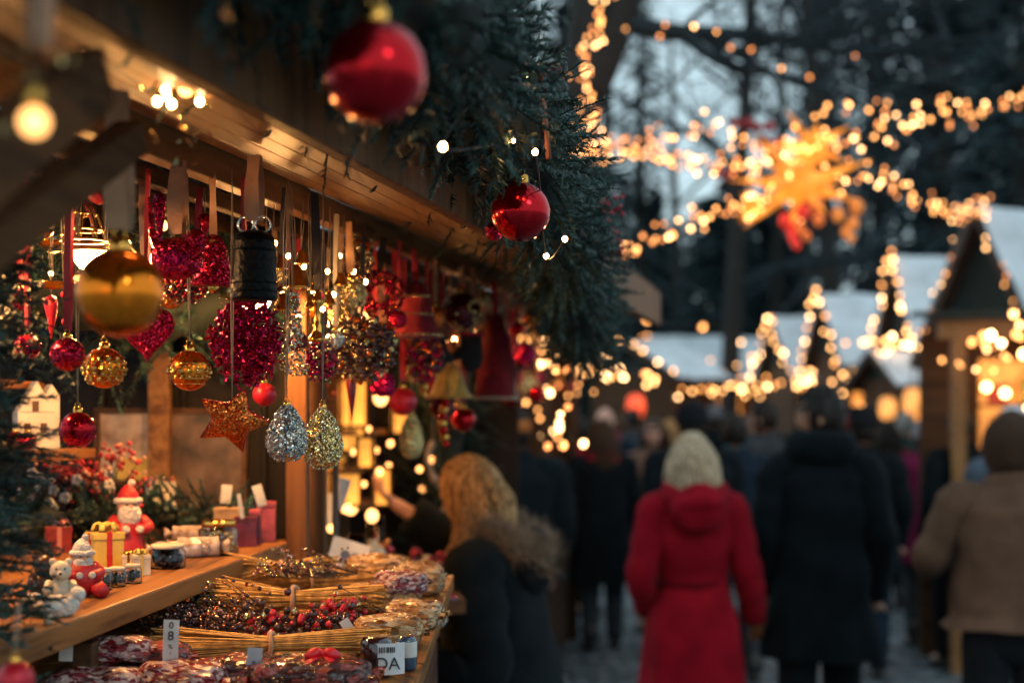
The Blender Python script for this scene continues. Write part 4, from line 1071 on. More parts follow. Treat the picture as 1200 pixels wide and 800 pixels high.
spray('dark nut and red berry bunch lying between two straw bundles', CT(345, 2.36), .11, .03, .04, 300, 2, [DKBERRY, CANDYR, GOLDGLIT, BROWNGL], (4, 3, 1, 3), (.004, .009))
spray('gold flecked berry bunch on top of the back straw bundle', CT(350, 2.65, .05), .09, .05, .04, 240, 3, [GOLDGLIT, DKBERRY, PINKGL], (2, 3, 2))
spray('red berry bunch at the aisle end of the straw', CT(395, 2.4, .005), .05, .04, .04, 180, 4, [CANDYR, DKBERRY, GOLDGLIT], (3, 2, 1), (.004, .009))
def cellophane(name, c1, c2, c3, scale):
    m, nt, b = _new(name); L = nt.links
    vo = N(nt, 'ShaderNodeTexVoronoi'); vo.inputs['Scale'].default_value = scale; L.new(coords(nt, (1, 1.6, 2.2)), vo.inputs[0])
    sp = N(nt, 'ShaderNodeSeparateColor'); L.new(vo.outputs['Color'], sp.inputs[0])
    r = ramp(nt, sp.outputs[0], [(0, c1), (.45, c2), (.75, c3)]); L.new(r, b.inputs[0])
    b.inputs['Roughness'].default_value = .12; b.inputs['Coat Weight'].default_value = .5; b.inputs['Coat Roughness'].default_value = .06
    n1 = N(nt, 'ShaderNodeTexNoise'); n1.inputs['Scale'].default_value = 34; n1.inputs['Detail'].default_value = 3; n1.inputs['Distortion'].default_value = 2; L.new(coords(nt, (.5, 1, 1.6)), n1.inputs[0])
    bp = N(nt, 'ShaderNodeBump'); bp.inputs['Strength'].default_value = 1; bp.inputs['Distance'].default_value = .02; L.new(n1.outputs[0], bp.inputs['Height']); L.new(bp.outputs[0], b.inputs['Normal']); L.new(bp.outputs[0], b.inputs['Coat Normal'])
    return m
CEL_R = cellophane('red and white foil', (.3, .008, .02), (.1, .008, .012), (.62, .42, .36), 95)
CEL_D = cellophane('dark brown foil', (.02, .008, .008), (.07, .02, .016), (.3, .05, .04), 60)
def packet(label, c, s, rz, m, seed, tilt=0):
    t = thing('foil_packet', label, 'sweet packet', c, rz, group='crackling foil packets'); rnd = random.Random(seed); x, y, z = s
    mb = MB(); mb.ball((0, 0, z * .5), 1, 40, 22, (1, 1, 1), fn=lambda v: 1 / max(.01, (abs(v.x) ** 4 + abs(v.y) ** 4 + abs(v.z) ** 4) ** .25))
    for i in range(len(mb.v)):
        a = Vector(mb.v[i]); q = Vector((a.x * x * .5, a.y * y * .5, z * .5 + (a.z - z * .5) * z * .5)); q += noise.noise_vector(q * 30 + Vector((seed, 0, 0))) * .006 + noise.noise_vector(q * 90 + Vector((seed, 0, 0))) * .0018
        mb.v[i] = tuple(q)
    mb.build('pouch', m, t)
    for sd in (-1, 1):
        mb = MB(); mb.sheet(lambda u, v, sd=sd: Vector((sd * x * (.49 + .09 * u), (v - .5) * y * .9, z * (.5 + .12 * sin(v * 22 + seed)))), 3, 16); mb.build('crimped_end', m, t)
packet('red and white foil packet at the front corner below the shelf', CT(115, 1.98), (.13, .09, .04), .1, CEL_R, 1)
packet('red and white foil packet stacked on the corner one', CT(140, 2.05, .034), (.09, .06, .035), .25, CEL_R, 2)
packet('red and white foil packet beneath the label with the 8', CT(215, 2.0), (.13, .09, .045), -.1, CEL_R, 3)
packet('dark foil packet with red stripes beside the grey label', CT(275, 2.03), (.12, .08, .045), .15, CEL_D, 4)
packet('long dark foil packet under the little red bow', CT(365, 2.0), (.17, .1, .05), -.03, CEL_D, 5)
packet('flat dark foil packet at the very front edge of the counter', CT(355, 1.88), (.2, .08, .034), .02, CEL_D, 6)
packet('dark foil packet squeezed in behind the red and white ones', CT(180, 2.1), (.11, .06, .05), .3, CEL_D, 7)
CEL_T = cellophane('clear foil over biscuits', (.14, .05, .012), (.42, .19, .05), (.6, .38, .18), 70)
packet('clear bag of pale biscuits behind the labelled jars', CT(455, 2.3), (.11, .08, .05), .2, CEL_T, 8)
packet('clear bag of biscuits at the aisle edge of the counter', CT(486, 2.45), (.1, .07, .045), -.2, CEL_T, 9)
packet('clear bag of gold biscuits lying by the straw tie', CT(446, 2.6), (.12, .09, .05), .4, CEL_T, 10)
packet('clear bag of brown biscuits at the far corner of the counter', CT(490, 2.75), (.1, .09, .06), .1, CEL_T, 11)
packet('clear bag of biscuits propped against the heart card', CT(440, 2.85), (.12, .08, .06), -.3, CEL_T, 12)
packet('red and white foil packet half under the clear biscuit bags', CT(470, 2.6, .03), (.09, .07, .04), .6, CEL_R, 13)
c = CT(378, 1.99, .052); t = thing('red_bow', 'little bright red bow stuck on the long dark foil packet', 'bow', c)
mb = MB()
for s in (-1, 1): mb.ball((s * .013, 0, .006), .013, 14, 8, (1, .75, .6), rot=Euler((0, s * .4, .2)).to_matrix()); mb.tube([(0, 0, .004), (s * .012, -.012, .0), (s * .02, -.02, -.004)], [.004, .006, .007], 8, flat=.3)
mb.ball((0, 0, .007), .006, 10, 6); mb.build('bow', plain('bright red bow', (.65, .01, .02), .4, 0, .15, 20, 0), t)
# printed packet on the aisle side
c = CT(452, 2.1); t = thing('printed_packet', 'dark glass jar wrapped in a white label reading DA', 'labelled jar', c, .2)
MB().lathe([(.02, 0), (.024, .004), (.024, .05), (.02, .058), (0, .058)], (-.014, .0, 0), 28).build('jar', plain('dark jar', (.03, .012, .012), .1, 0, .2, 20, 0, coat=1), t)
lm = MB(); lm.sheet(lambda u, v: Vector((-.002 + (u - .5) * .056, -.026 + .01 * (u - .5) ** 2 * 4, .006 + v * .046)), 10, 4); lm.build('label', plain('white label', (.62, .62, .62), .5, 0, .1, 40, .03), t)
T = Matrix.Translation((.0, -.0272, .022)) @ Euler((pi / 2, 0, 0)).to_matrix().to_4x4()
text_mesh('DA', .026, T).build('print', INK, t)
mb = MB(); rnd = random.Random(5); x = -.012
while x < .012: q = rnd.uniform(.0008, .0022); mb.box((x, -.0272, .043), (q, .0006, .008)); x += q + rnd.uniform(.0008, .0018)
mb.build('barcode', INK, t)
c = CT(476, 2.14); t = thing('printed_packet', 'smaller blue and white labelled jar beside the one reading DA', 'labelled jar', c, .2)
MB().lathe([(.013, 0), (.016, .004), (.016, .044), (.013, .05), (0, .05)], n=24).build('jar', plain('navy jar', (.02, .05, .09), .2, 0, .2, 20, 0, coat=1), t)
MB().lathe([(.0163, .02), (.0165, .021), (.0165, .042), (.0163, .043)], n=24).build('label', PAPER, t)

# ------------------------------------------------------------------ the side counter and back shelves, past the post
c = P(402, 672, 3.1); t = thing('heart_card', 'tilted white card with two brown hearts on a black stand', 'card', c)
M = Euler((-.25, .32, .25)).to_matrix(); mb = MB(); mb.box((0, 0, 0), (.085, .003, .15), M); mb.build('card', PAPER, t)
mb = MB()
for z in (.035, -.04): mb.prism([(x * .085, zz * .085) for x, zz in HEART], .002, M.to_4x4() @ Matrix.Translation((.004, -.0032, z)))
mb.build('heart_print', BROWNGL, t); MB().tube([(-.02, .03, .3), (-.02, .03, -.26)], .007, 8).build('stand', INK, t)
for px, py, d, lab, rr_ in ((398, 578, 3.4, 'white paper tag hanging beside the black stand', .3), (387, 596, 3.45, 'second paper tag half behind the first', -.1)):
    tagcard(lab, P(px, py, d), .035, .075, (0, rr_, .1), group='paper tags past the post')
def tray(label, px, py, d, sx, sy, mats, wts, n, seed, r=(.008, .014), hump=.05):
    p = P(px, py, d); z = p.z; t = thing('sweets_tray', label, 'tray of sweets', (p.x, p.y, z), .22, group='trays of wrapped sweets'); mb = MB()
    mb.box((0, 0, .004), (sx, sy, .008))
    for s in (-1, 1): mb.box((s * sx / 2, 0, .018), (.008, sy, .036)); mb.box((0, s * sy / 2, .018), (sx - .009, .008, .036))
    mb.build('tray', W_DARKL, t)
    b2 = MB(); rnd = random.Random(seed)
    for i in range(n):
        u, v = rnd.uniform(-.47, .47), rnd.uniform(-.47, .47); q = rnd.uniform(*r)
        b2.ball((u * sx, v * sy, .01 + rnd.random() * hump * (1 - 2 * max(abs(u), abs(v))) * 2 + q * .6), q, 8, 6, (1.3, .8, .7), mi=rnd.choices(range(len(mats)), wts)[0], rot=Euler((rnd.random(), rnd.random(), rnd.random() * 6)).to_matrix())
    o = b2.build('sweets', mats, t); o['kind'] = 'stuff'
PURP = plain('purple wrap', (.1, .02, .08), .15, .3, .4, 40, .2, coat=1); REDW = plain('red wrap', (.45, .015, .03), .15, .3, .3, 40, .2, coat=1); ORW = plain('orange wrap', (.6, .2, .04), .2, .2, .3, 40, .2, coat=1)
ZT = 1.19
def onsc(px, d): p = P(px, 0, d); p.z = ZT; return p
def tz(px, d, z, *a):
    py = 485 + (H0 - z) * F / d; tray(a[0], px, py, d, *a[1:])
tz(455, 3.42, 1.20, 'tray of gold and cream wrapped sweets at the near end of the side counter', .2, .26, [CREAM, GOLD, ORW, BROWNGL], (3, 2, 1, 2), 130, 1)
tz(492, 3.75, 1.21, 'tray of purple and wine wrapped sweets beside the reaching woman', .19, .26, [PURP, REDW, CANDYW], (4, 3, 1), 150, 2)
tz(450, 3.85, 1.27, 'raised tray of red wrapped sweets behind the heart card', .2, .25, [REDW, ORW, GOLD], (4, 2, 1), 120, 3)
tz(500, 4.12, 1.24, 'furthest tray of red and white wrapped sweets', .2, .2, [REDW, PURP, CANDYW], (3, 2, 2), 120, 4)
def pouch(label, px, d, z, r, m, seed):
    p = P(px, 0, d); p.z = z; t = thing('fleece_pouch', label, 'pouch', p, group='soft pale pouches'); mb = MB(); mb.ball((0, 0, r * .7), r, 18, 12, (1, .8, .75)); mb.rough(r * .2, 30); mb.build('pouch', m, t)
    MB().lathe([(r * .3, r * 1.3), (r * .22, r * 1.4), (r * .4, r * 1.65)], n=12).build('tied_neck', m, t)
pouch('soft white pouch at the end of the side counter by the woman', 507, 3.45, 1.20, .033, FLUFF, 1)
pouch('cream pouch lying on the tray behind the heart card', 500, 4.1, 1.25, .038, CREAM, 2)
pouch('flat cream pouch in front of the purple sweets', 462, 3.5, 1.26, .045, CREAM, 3)
pouch('small cream pouch on the raised tray of red sweets', 436, 3.75, 1.33, .035, CREAM, 4)
for px, d, z, h, lab in ((440, 4.05, 1.3, .13, 'red candle in a glass on the side counter'), (418, 3.9, 1.29, .1, 'stubby amber candle in a glass behind the paper tags')):
    p = P(px, 0, d); p.z = z; t = thing('candle_glass', lab, 'candle', p, group='glass candles'); m_ = REDMATT if 'red' in lab else ORW
    MB().lathe([(.02, 0), (.024, h * .1), (.026, h), (.022, h), (.02, h * .12), (0, h * .1)], n=20).build('glass', GLASS, t); MB().lathe([(0, h * .12), (.019, h * .12), (.019, h * .7), (0, h * .7)], n=18).build('wax', m_, t); MB().ball((0, 0, h * .78), .006, 8, 6, (1, 1, 1.6)).build('flame', glow('candle flame', (1, .55, .2), 40), t)
# back shelf boxes, glow boxes added for the amber light of the bay
BAYGLOW = glow('added amber glow', (1, .40, .06), 1.9, True, 10)  # emission stands in for lamplight on the back wall
rnd = random.Random(15)
names = ['amber gift box', 'tall kraft box', 'little red box', 'cream box', 'small gold tin', 'flat maroon box', 'wide kraft box', 'orange box', 'narrow cream box', 'low red box', 'gold foil box', 'dark box', 'round-edged tan box', 'rose box']
bm = [ORW, TANB, REDPAINT, CREAM, GOLD, MAROON, TANB, ORW, CREAM, REDPAINT, GOLD, BROWNGL, TANB, PINKB]
for i in range(14):
    up = i % 2; d = 3.68 + .17 * (i // 2); p = SP(d, -.64, (1.43, 1.67)[up]); h = rnd.uniform(.08, .17)
    t = thing('shelf_box', '%s, %s from the post end of the %s back shelf' % (names[i], ['first', 'second', 'third', 'fourth', 'fifth', 'sixth', 'seventh'][i // 2], ['lower', 'upper'][up]), 'box', p, .22, group='boxes on the back shelves')
    mb = MB(); mb.box((0, 0, h * .42), (rnd.uniform(.06, .11), .1, h * .84)); mb.build('body', bm[i], t, bevel=.004); mb = MB(); mb.box((0, 0, h * .92), (.1, .11, h * .15)); mb.build('lid', bm[i], t, bevel=.004)
for px, py0, py1, w_, d, lab in ((404, 553, 592, 20, 4.25, 'square amber glow box added on the back shelf'), (413, 445, 500, 18, 4.4, 'tall amber glow box added above the bare round bulb'), (447, 548, 592, 12, 4.5, 'narrow amber glow box added in front of the dark end wall'), (428, 512, 548, 12, 4.45, 'small amber glow box added between the larger lit ones'), (468, 462, 508, 11, 4.85, 'amber glow box added furthest into the stall by the gold sequin drop'), (408, 492, 528, 20, 4.6, 'squat amber glow box added under the hanging sequin drops')):
    a, b = P(px, py1, d), P(px, py0, d); h = b.z - a.z; k = w_ / F * d
    t = thing('glow_box', lab, 'lantern', a, .22, group='added amber glow boxes'); mb = MB(); mb.box((0, 0, h / 2), (k * 1.6, k * 1.6, h * .94)); mb.build('glow_body', BAYGLOW, t, bevel=.006)
    mb = MB()
    for s in (-1, 1):
        for q in (-1, 1): mb.box((s * k * .82, q * k * .82, h / 2), (.008, .008, h))
    for z in (0, h): mb.box((0, 0, z), (k * 1.72, k * 1.72, .01))
    mb.build('frame', W_DARKL, t)
# white knitted scarf and little hanging goods at the end wall
c = P(508, 548, 4.85); t = thing('knitted_scarf', 'pale grey knitted scarf looped on a hook at the end of the stall', 'scarf', c)
MB().tube(spline([(0, 0, .09), (-.02, -.01, .04), (.0, -.02, -.03), (.05, -.02, -.1), (.02, -.02, -.16), (-.04, -.02, -.13), (-.06, 0, -.17)], 26), .016, 10, flat=.6).rough(.006, 40).build('scarf', plain('grey wool', (.36, .33, .32), .95, 0, .25, 60, .6), t); MB().tube([(0, 0, .09), (0, 0, .4)], .003, 5).build('cord', THREAD, t)
string_lights('warm lights strung under the roof of the near stall behind the hanging goods', [tuple(SP(2.5, -.28, 2.04)), tuple(SP(3.3, -.3, 1.98)), tuple(SP(4.1, -.3, 2.02)), tuple(SP(5.0, -.25, 1.96))], 34, bulb_mesh('stall bulb', .009, AMBER), .02, 3)
string_lights('warm lights draped over the goods along the side counter', [tuple(SP(3.5, -.45, 1.38)), tuple(SP(3.8, -.5, 1.5)), tuple(SP(4.2, -.5, 1.42)), tuple(SP(4.6, -.55, 1.62)), tuple(SP(5.0, -.5, 1.5))], 26, bpy.data.meshes['stall bulb'] if 'stall bulb' in bpy.data.meshes else BULB, .05, 4)
string_lights('warm lights hanging down the far post of the near stall', [tuple(SP(4.9, -.1, 2.02)), tuple(SP(5.05, -.03, 1.85)), tuple(SP(5.1, -.0, 1.7)), tuple(SP(5.15, .03, 1.62))], 16, BULB, .03, 5)
# ------------------------------------------------------------------ people
def skin_mesh(nodes, edges, root, sub=1):
    names = list(nodes); ix = {n: i for i, n in enumerate(names)}
    me = bpy.data.meshes.new('skin'); me.from_pydata([nodes[n][0] for n in names], [(ix[a], ix[b]) for a, b in edges], []); me.update()
    ob = bpy.data.objects.new('skin', me); COL.objects.link(ob)
    ob.modifiers.new('skin', 'SKIN').use_smooth_shade = True
    for n, i in ix.items():
        r = nodes[n][1]; sv = me.skin_vertices[0].data[i]; sv.radius = (r, r) if not isinstance(r, tuple) else r; sv.use_root = (n == root)
    md = ob.modifiers.new('sub', 'SUBSURF'); md.levels = sub; md.render_levels = sub
    dg = bpy.context.evaluated_depsgraph_get(); ev = ob.evaluated_get(dg); m2 = ev.to_mesh()
    out = ([v.co.copy() for v in m2.vertices], [tuple(p.vertices) for p in m2.polygons])
    ev.to_mesh_clear(); bpy.data.objects.remove(ob); bpy.data.meshes.remove(me)
    return out

def head_fn(v):
    """v on the unit sphere, face towards +y"""
    q = 1.0
    if v.z < -.1: q *= 1 - .16 * (-v.z - .1) * (1 + .6 * abs(v.x))
    f = max(0, v.y)
    q += .13 * f * math.exp(-((v.x / .13) ** 2 + ((v.z + .16) / .16) ** 2))          # nose
    q -= .07 * f * sum(math.exp(-(((v.x - s * .34) / .15) ** 2 + ((v.z - .03) / .1) ** 2)) for s in (-1, 1))   # eye sockets
    q += .04 * f * math.exp(-((v.x / .22) ** 2 + ((v.z + .46) / .08) ** 2))          # lips
    q += .06 * f * math.exp(-((v.x / .25) ** 2 + ((v.z + .78) / .14) ** 2))          # chin
    return q

SKINS = {'light': plain('skin', (.62, .34, .24), .5, 0, .12, 40, .05), 'warm': plain('skin tanned', (.4, .19, .11), .5, 0, .12, 40, .05)}
EYE = plain('eye', (.03, .02, .02), .15, 0, .1, 20, 0)
def cloth(col, key=None, rough=.9, sheen=.02):
    return plain('cloth %s' % (key or '%.3f %.3f %.3f' % col), col, rough, 0, .28, 7, .35, sheen=sheen, bscale=55, spec=.08)
def hairmat(name, c1, c2, c3):
    m, nt, b = _new(name); n1 = N(nt, 'ShaderNodeTexNoise'); n1.inputs['Scale'].default_value = 1; n1.inputs['Detail'].default_value = 3
    nt.links.new(coords(nt, (120, 120, 5)), n1.inputs[0]); nt.links.new(ramp(nt, n1.outputs[0], [(.33, c1), (.5, c2), (.66, c3)]), b.inputs[0]); b.inputs['Roughness'].default_value = .45; b.inputs['Specular IOR Level'].default_value = .2
    return m
HAIRS = {'blonde': hairmat('blonde hair', (.09, .035, .010), (.36, .18, .06), (.66, .40, .17)), 'dark': hairmat('dark hair', (.004, .003, .002), (.01, .007, .005), (.03, .02, .014)), 'brown': hairmat('brown hair', (.02, .01, .005), (.055, .028, .014), (.11, .06, .03)), 'grey': hairmat('grey hair', (.12, .11, .1), (.3, .28, .26), (.45, .43, .4)), 'ash': hairmat('ash blonde hair', (.17, .11, .065), (.42, .30, .18), (.72, .58, .42))}

def person(label, px, d, H=1.72, rot=0, coat=(.02, .022, .026), hem=.55, belt=False, puff=0, trousers=(.005, .006, .008), hair='dark', hlen=.0, hat=None, hood=None, scarf=None, arms=None, glove=None, yaw=0, pitch=0, skin='light', wide=1.0, lean=0, seed=0, fur=None, fine=False, group=None, key=None, flare=0.03, curtain=False):
    k = H / 1.75
    loc = P(px, 485, d); loc.z = 0
    t = thing('person', label, 'person', loc, rot, group)
    rnd = random.Random(seed + int(px))
    step = rnd.uniform(.03, .12) * rnd.choice((-1, 1))
    arms = arms or {}
    nd, ed = {}, []
    def V(x, y, z): return Vector((x * k, y * k, z * k))
    lz = lean                                                     # forward lean of the trunk
    def T(x, y, z):                                               # trunk points lean about the hips
        dz = z - .95
        return V(x, y + sin(lz) * dz, .95 + cos(lz) * dz) if z > .95 else V(x, y, z)
    nd['pelvis'] = (T(0, 0, .95), .13 * k); nd['waist'] = (T(0, .005, 1.1), .115 * k); nd['chest'] = (T(0, 0, 1.3), .125 * k); nd['neck0'] = (T(0, -.01, 1.44), .07 * k); nd['neck1'] = (T(0, 0, 1.52), .052 * k)
    ed += [('pelvis', 'waist'), ('waist', 'chest'), ('chest', 'neck0'), ('neck0', 'neck1')]
    apos = {}
    for s, nm in ((-1, 'l'), (1, 'r')):
        hip, kn, an = V(s * .09, 0, .9), V(s * .1, .02 + s * step * .5, .49), V(s * .1, s * step - .03, .09)
        nd['hip' + nm] = (hip, .095 * k); nd['knee' + nm] = (kn, .06 * k); nd['ankle' + nm] = (an, .042 * k); nd['toe' + nm] = (an + V(s * .015, .15, -.05), .035 * k)
        ed += [('pelvis', 'hip' + nm), ('hip' + nm, 'knee' + nm), ('knee' + nm, 'ankle' + nm), ('ankle' + nm, 'toe' + nm)]
        sh = T(s * .19 * wide, -.005, 1.40)
        e, w_ = arms.get(nm, ((s * .25, -.03, 1.12), (s * .23, .08, .88)))
        el, wr = V(*e), V(*w_)
        apos[nm] = (sh, el, wr)
        nd['sho' + nm] = (sh, .06 * k); nd['elb' + nm] = (el, .045 * k); nd['wri' + nm] = (wr, .028 * k)
        fw = (wr - el).normalized(); sd = fw.cross(Vector((0, 0, 1)) if abs(fw.z) < .8 else Vector((0, 1, 0))).normalized() * -s; up = sd.cross(fw)
        pal = wr + fw * .05 * k; nd['palm' + nm] = (pal, (.036 * k, .016 * k))
        ed += [('chest', 'sho' + nm), ('sho' + nm, 'elb' + nm), ('elb' + nm, 'wri' + nm), ('wri' + nm, 'palm' + nm)]
        for f, (o, l) in enumerate(((-.03, .075), (-.01, .085), (.01, .08), (.028, .062))):
            a = pal + (fw * .04 + sd * o) * k; b = a + (fw * l * .5 + up * -.008) * k; c_ = b + (fw * l * .4 + up * -.028) * k
            for q, (pp, rr) in enumerate(((a, .0105), (b, .0095), (c_, .008))):
                nd['f%s%d%d' % (nm, f, q)] = (pp, rr * k)
            ed += [('palm' + nm, 'f%s%d0' % (nm, f)), ('f%s%d0' % (nm, f), 'f%s%d1' % (nm, f)), ('f%s%d1' % (nm, f), 'f%s%d2' % (nm, f))]
        a = wr + (fw * .03 - sd * .034) * k; b = a + (fw * .04 - sd * .022 - up * .01) * k
        nd['t%s0' % nm] = (a, .013 * k); nd['t%s1' % nm] = (b, .01 * k); ed += [('palm' + nm, 't%s0' % nm), ('t%s0' % nm, 't%s1' % nm)]
    vs, fs = skin_mesh(nd, ed, 'pelvis', 1)
    body = MB(); body.add(vs, fs, 0, True)
    wrs = [(apos[n][1], apos[n][2]) for n in 'lr']
    for i, f in enumerate(body.f):
        c = sum((Vector(body.v[j]) for j in f), Vector()) / len(f)
        for el, wr in wrs:
            if (c - wr).dot((wr - el).normalized()) > -.01 and (c - wr).length < .26 * k: body.m[i] = 1
    hc = T(0, .02, 1.625)
    HM = Matrix.Translation(hc) @ Matrix.Rotation(yaw, 4, 'Z') @ Matrix.Rotation(-pitch - lz * .6, 4, 'X')
    hb = MB(); hb.ball((0, 0, 0), 1, 30, 22, (.077 * k, .098 * k, .118 * k), fn=head_fn)
    for s in (-1, 1): hb.ball((s * .078 * k, -.008 * k, -.008 * k), .022 * k, 10, 8, (.4, .8, 1.3))
    hb.move(HM); body.add(hb.v, hb.f, 0, True)
    eb = MB()
    for s in (-1, 1): eb.ball((s * .03 * k, .083 * k, .004 * k), .011 * k, 10, 8)
    eb.move(HM); body.add(eb.v, eb.f, 2, True)
    body.build('body', [SKINS[skin], cloth(glove) if glove else SKINS[skin], EYE], t)
    # trousers and boots
    mt = cloth(trousers)
    mb = MB()
    for s, nm in ((-1, 'l'), (1, 'r')):
        h, kn, an = nd['hip' + nm][0], nd['knee' + nm][0], nd['ankle' + nm][0]
        st0 = len(mb.v)
        mb.tube(spline([h + V(-s * .02, 0, .06), h, kn, an + V(0, 0, .0)], 14), [.12 * k - .0042 * k * i for i in range(15)], 14); mb.rough(.009 * k, 9, st0)
    mb.ball(V(0, -.005, .92), .165 * k, 18, 12, (1.02, .78, .95)); mb.build('trousers', mt, t)
    for s, nm in ((-1, 'l'), (1, 'r')):
        an = nd['ankle' + nm][0]; bt = MB()
        bt.tube([an + V(0, 0, .12), an + V(0, 0, .02), an + V(0, 0, -.03)], [.06 * k, .052 * k, .05 * k], 12)
        bt.tube(spline([an + V(0, -.055, -.05), an + V(0, .02, -.045), an + V(s * .01, .12, -.055), an + V(s * .015, .2, -.062)], 8), [.03 * k, .044 * k, .047 * k, .046 * k, .045 * k, .044 * k, .042 * k, .036 * k, .02 * k], 12, flat=.8)
        for i, v in enumerate(bt.v):
            if v[2] < .004: bt.v[i] = (v[0], v[1], .004)
        bt.build('boot', plain('boot leather', (.02, .014, .011), .45, 0, .3, 20, .1), t)
    # coat: body loft and sleeves
    mc = cloth(coat, key)
    z0 = hem / k
    raw = [(z0, .215 + flare * 1.6, .16 + flare), (.95 if z0 < .85 else z0 + .05, .20 + flare * .5, .15 + flare * .3), (1.08, .160 if belt else .2, .122 if belt else .148), (1.25, .2, .145), (1.37, .205, .135), (1.43, .16, .11), (1.475, .105, .09), (1.52, .085, .08)]
    zs = [r[0] for r in raw]
    nr, ns = (44, 44) if fine else (30, 32)
    mb = MB(); v_, f_ = [], []
    sw = rnd.random() * 6
    for i in range(nr + 1):
        u = i / nr * (len(raw) - 1); j = min(int(u), len(raw) - 2); fr = u - j
        fr = fr * fr * (3 - 2 * fr) * .5 + fr * .5
        z, rx, ry = (raw[j][q] * (1 - fr) + raw[j + 1][q] * fr for q in range(3))
        rx *= wide; ry *= wide
        low = max(0, min(1, (1.0 - z) / .4))
        for m_ in range(ns):
            a = 2 * pi * m_ / ns
            ca, sa = cos(a), sin(a); e = .82
            x = math.copysign(abs(ca) ** e, ca) * rx; y = math.copysign(abs(sa) ** e, sa) * ry
            fold = 1 + low * (.06 if fine else .045) * sin(a * 7 + sw + z * 2 + 1.5 * noise.noise(Vector((a, z * 3, sw)))) + (.034 if fine else .02) * sin(z * 26 + sin(a * 2 + sw) * 2) * (1 - low)
            if puff: fold += puff * (abs(sin(z * pi / .085)) ** .5 - .6)
            v_.append(T(x * fold, y * fold, z))
    for i in range(nr):
        for m_ in range(ns):
            a, b = i * ns + m_, i * ns + (m_ + 1) % ns
            f_.append((a, b, b + ns, a + ns))
    mb.add(v_, f_, 0, True); mb.rough(.014 * k, 7)
    mb.build('coat', mc, t)
    for nm in 'lr':
        sh, el, wr = apos[nm]; n_ = 22
        inner = sh + (T(0, 0, 1.36) - sh) * .35
        pts = spline([inner, sh, sh.lerp(el, .55), el, el.lerp(wr, .55), wr - (wr - el).normalized() * .01], n_)
        rr_ = []
        for i in range(n_ + 1):
            u = i / n_; r = .088 - .03 * u + .004 * sin(u * 40 + sw) 
            if puff: r += .012 * (abs(sin(u * pi * 7)) ** .5 - .4) + .008
            rr_.append(r * k * (.9 + .1 * wide))
        sb = MB(); sb.tube(pts, rr_, 16); sb.rough(.01 * k, 9); sb.build('sleeve', mc, t)
    if belt:
        bb = MB(); c0 = T(0, 0, 1.06)
        for dz in (0,): bb.lathe([(.172 * wide * k, -.022 * k), (.180 * wide * k, -.014 * k), (.180 * wide * k, .014 * k), (.172 * wide * k, .022 * k)], c0, 36)
        for i, v in enumerate(bb.v): bb.v[i] = (v[0], c0.y + (v[1] - c0.y) * .74, v[2])
        bb.build('belt', cloth(mul(coat, .45)), t)
    if hood == 'down':
        hb = MB(); c0 = T(0, -.03, 1.45)
        hb.tube(spline([c0 + V(.10 * cos(a), .1 * sin(a) - .015, .035 - .05 * (sin(a) < 0) * abs(sin(a))) for a in [i * 2 * pi / 14 - pi / 2 for i in range(15)]], 30), [.058 * k] * 31, 12)
        hb.ball(c0 + V(0, -.12, -.035), .115 * k, 20, 14, (1.15, .55, .95)); hb.ball(c0 + V(0, -.15, -.01), .085 * k, 16, 12, (1.3, .5, .6)); hb.rough(.016 * k, 9); hb.build('hood', cloth(fur) if fur else mc, t)
    if hood == 'fur':
        hb = MB(); c0 = T(0, -.02, 1.47)
        hb.tube(spline([c0 + V(.12 * cos(a), .11 * sin(a) - .06, .02 - .06 * max(0, -sin(a))) for a in [i * 2 * pi / 14 - pi / 2 for i in range(15)]], 30), [.05 * k] * 31, 10); hb.build('hood_rim', cloth((.12, .08, .05)), t); hb = MB(); hb.ball(c0 + V(0, -.13, -.06), .12 * k, 18, 12, (1.1, .6, .95)); hb.build('hood', mc, t)
        fb = MB(); rf = random.Random(2)
        for i in range(4200):
            a = rf.uniform(0, 2 * pi); b = rf.uniform(0, 2 * pi)
            o = c0 + V(.12 * cos(a), .11 * sin(a) - .06, .02 - .06 * max(0, -sin(a)))
            q = (V(cos(a), sin(a), 0) * cos(b) + Vector((0, 0, 1)) * sin(b) * k).normalized()
            p0 = o + q * .045 * k; p1 = p0 + (q + Vector((rf.gauss(0, .4), rf.gauss(0, .4), rf.gauss(0, .4)))) * .035 * k
            s_ = q.cross(Vector((.3, .5, .8))).normalized() * .0022
            fb.add([p0 - s_, p0 + s_, p1], [(0, 1, 2)])
        fb.build('fur_trim', plain('fur', fur or (.36, .26, .18), .8, 0, .4, 60, 0), t)
    if hood == 'collar':
        hb = MB(); c0 = T(0, 0, 1.48)
        hb.tube([c0 + V(.098 * cos(a), .092 * sin(a) - .01, .02) for a in [i * 2 * pi / 24 for i in range(25)]], .055 * k, 12, False, flat=1.25); hb.rough(.014 * k, 10); hb.build('collar', mc, t)
    if scarf:
        hb = MB(); c0 = T(0, .005, 1.475)
        for j in range(2): hb.tube([c0 + V((.095 + .012 * j) * cos(a), (.09 + .01 * j) * sin(a), .03 - .05 * j + .01 * sin(a * 3)) for a in [i * 2 * pi / 24 for i in range(25)]], .038 * k, 10, False)
        hb.tube(spline([c0 + V(.04, .1, 0), c0 + V(.06, .16, -.12), c0 + V(.06, .17, -.3)], 8), .04 * k, 10, flat=.4); hb.rough(.012 * k, 12); hb.build('scarf', cloth(scarf), t)
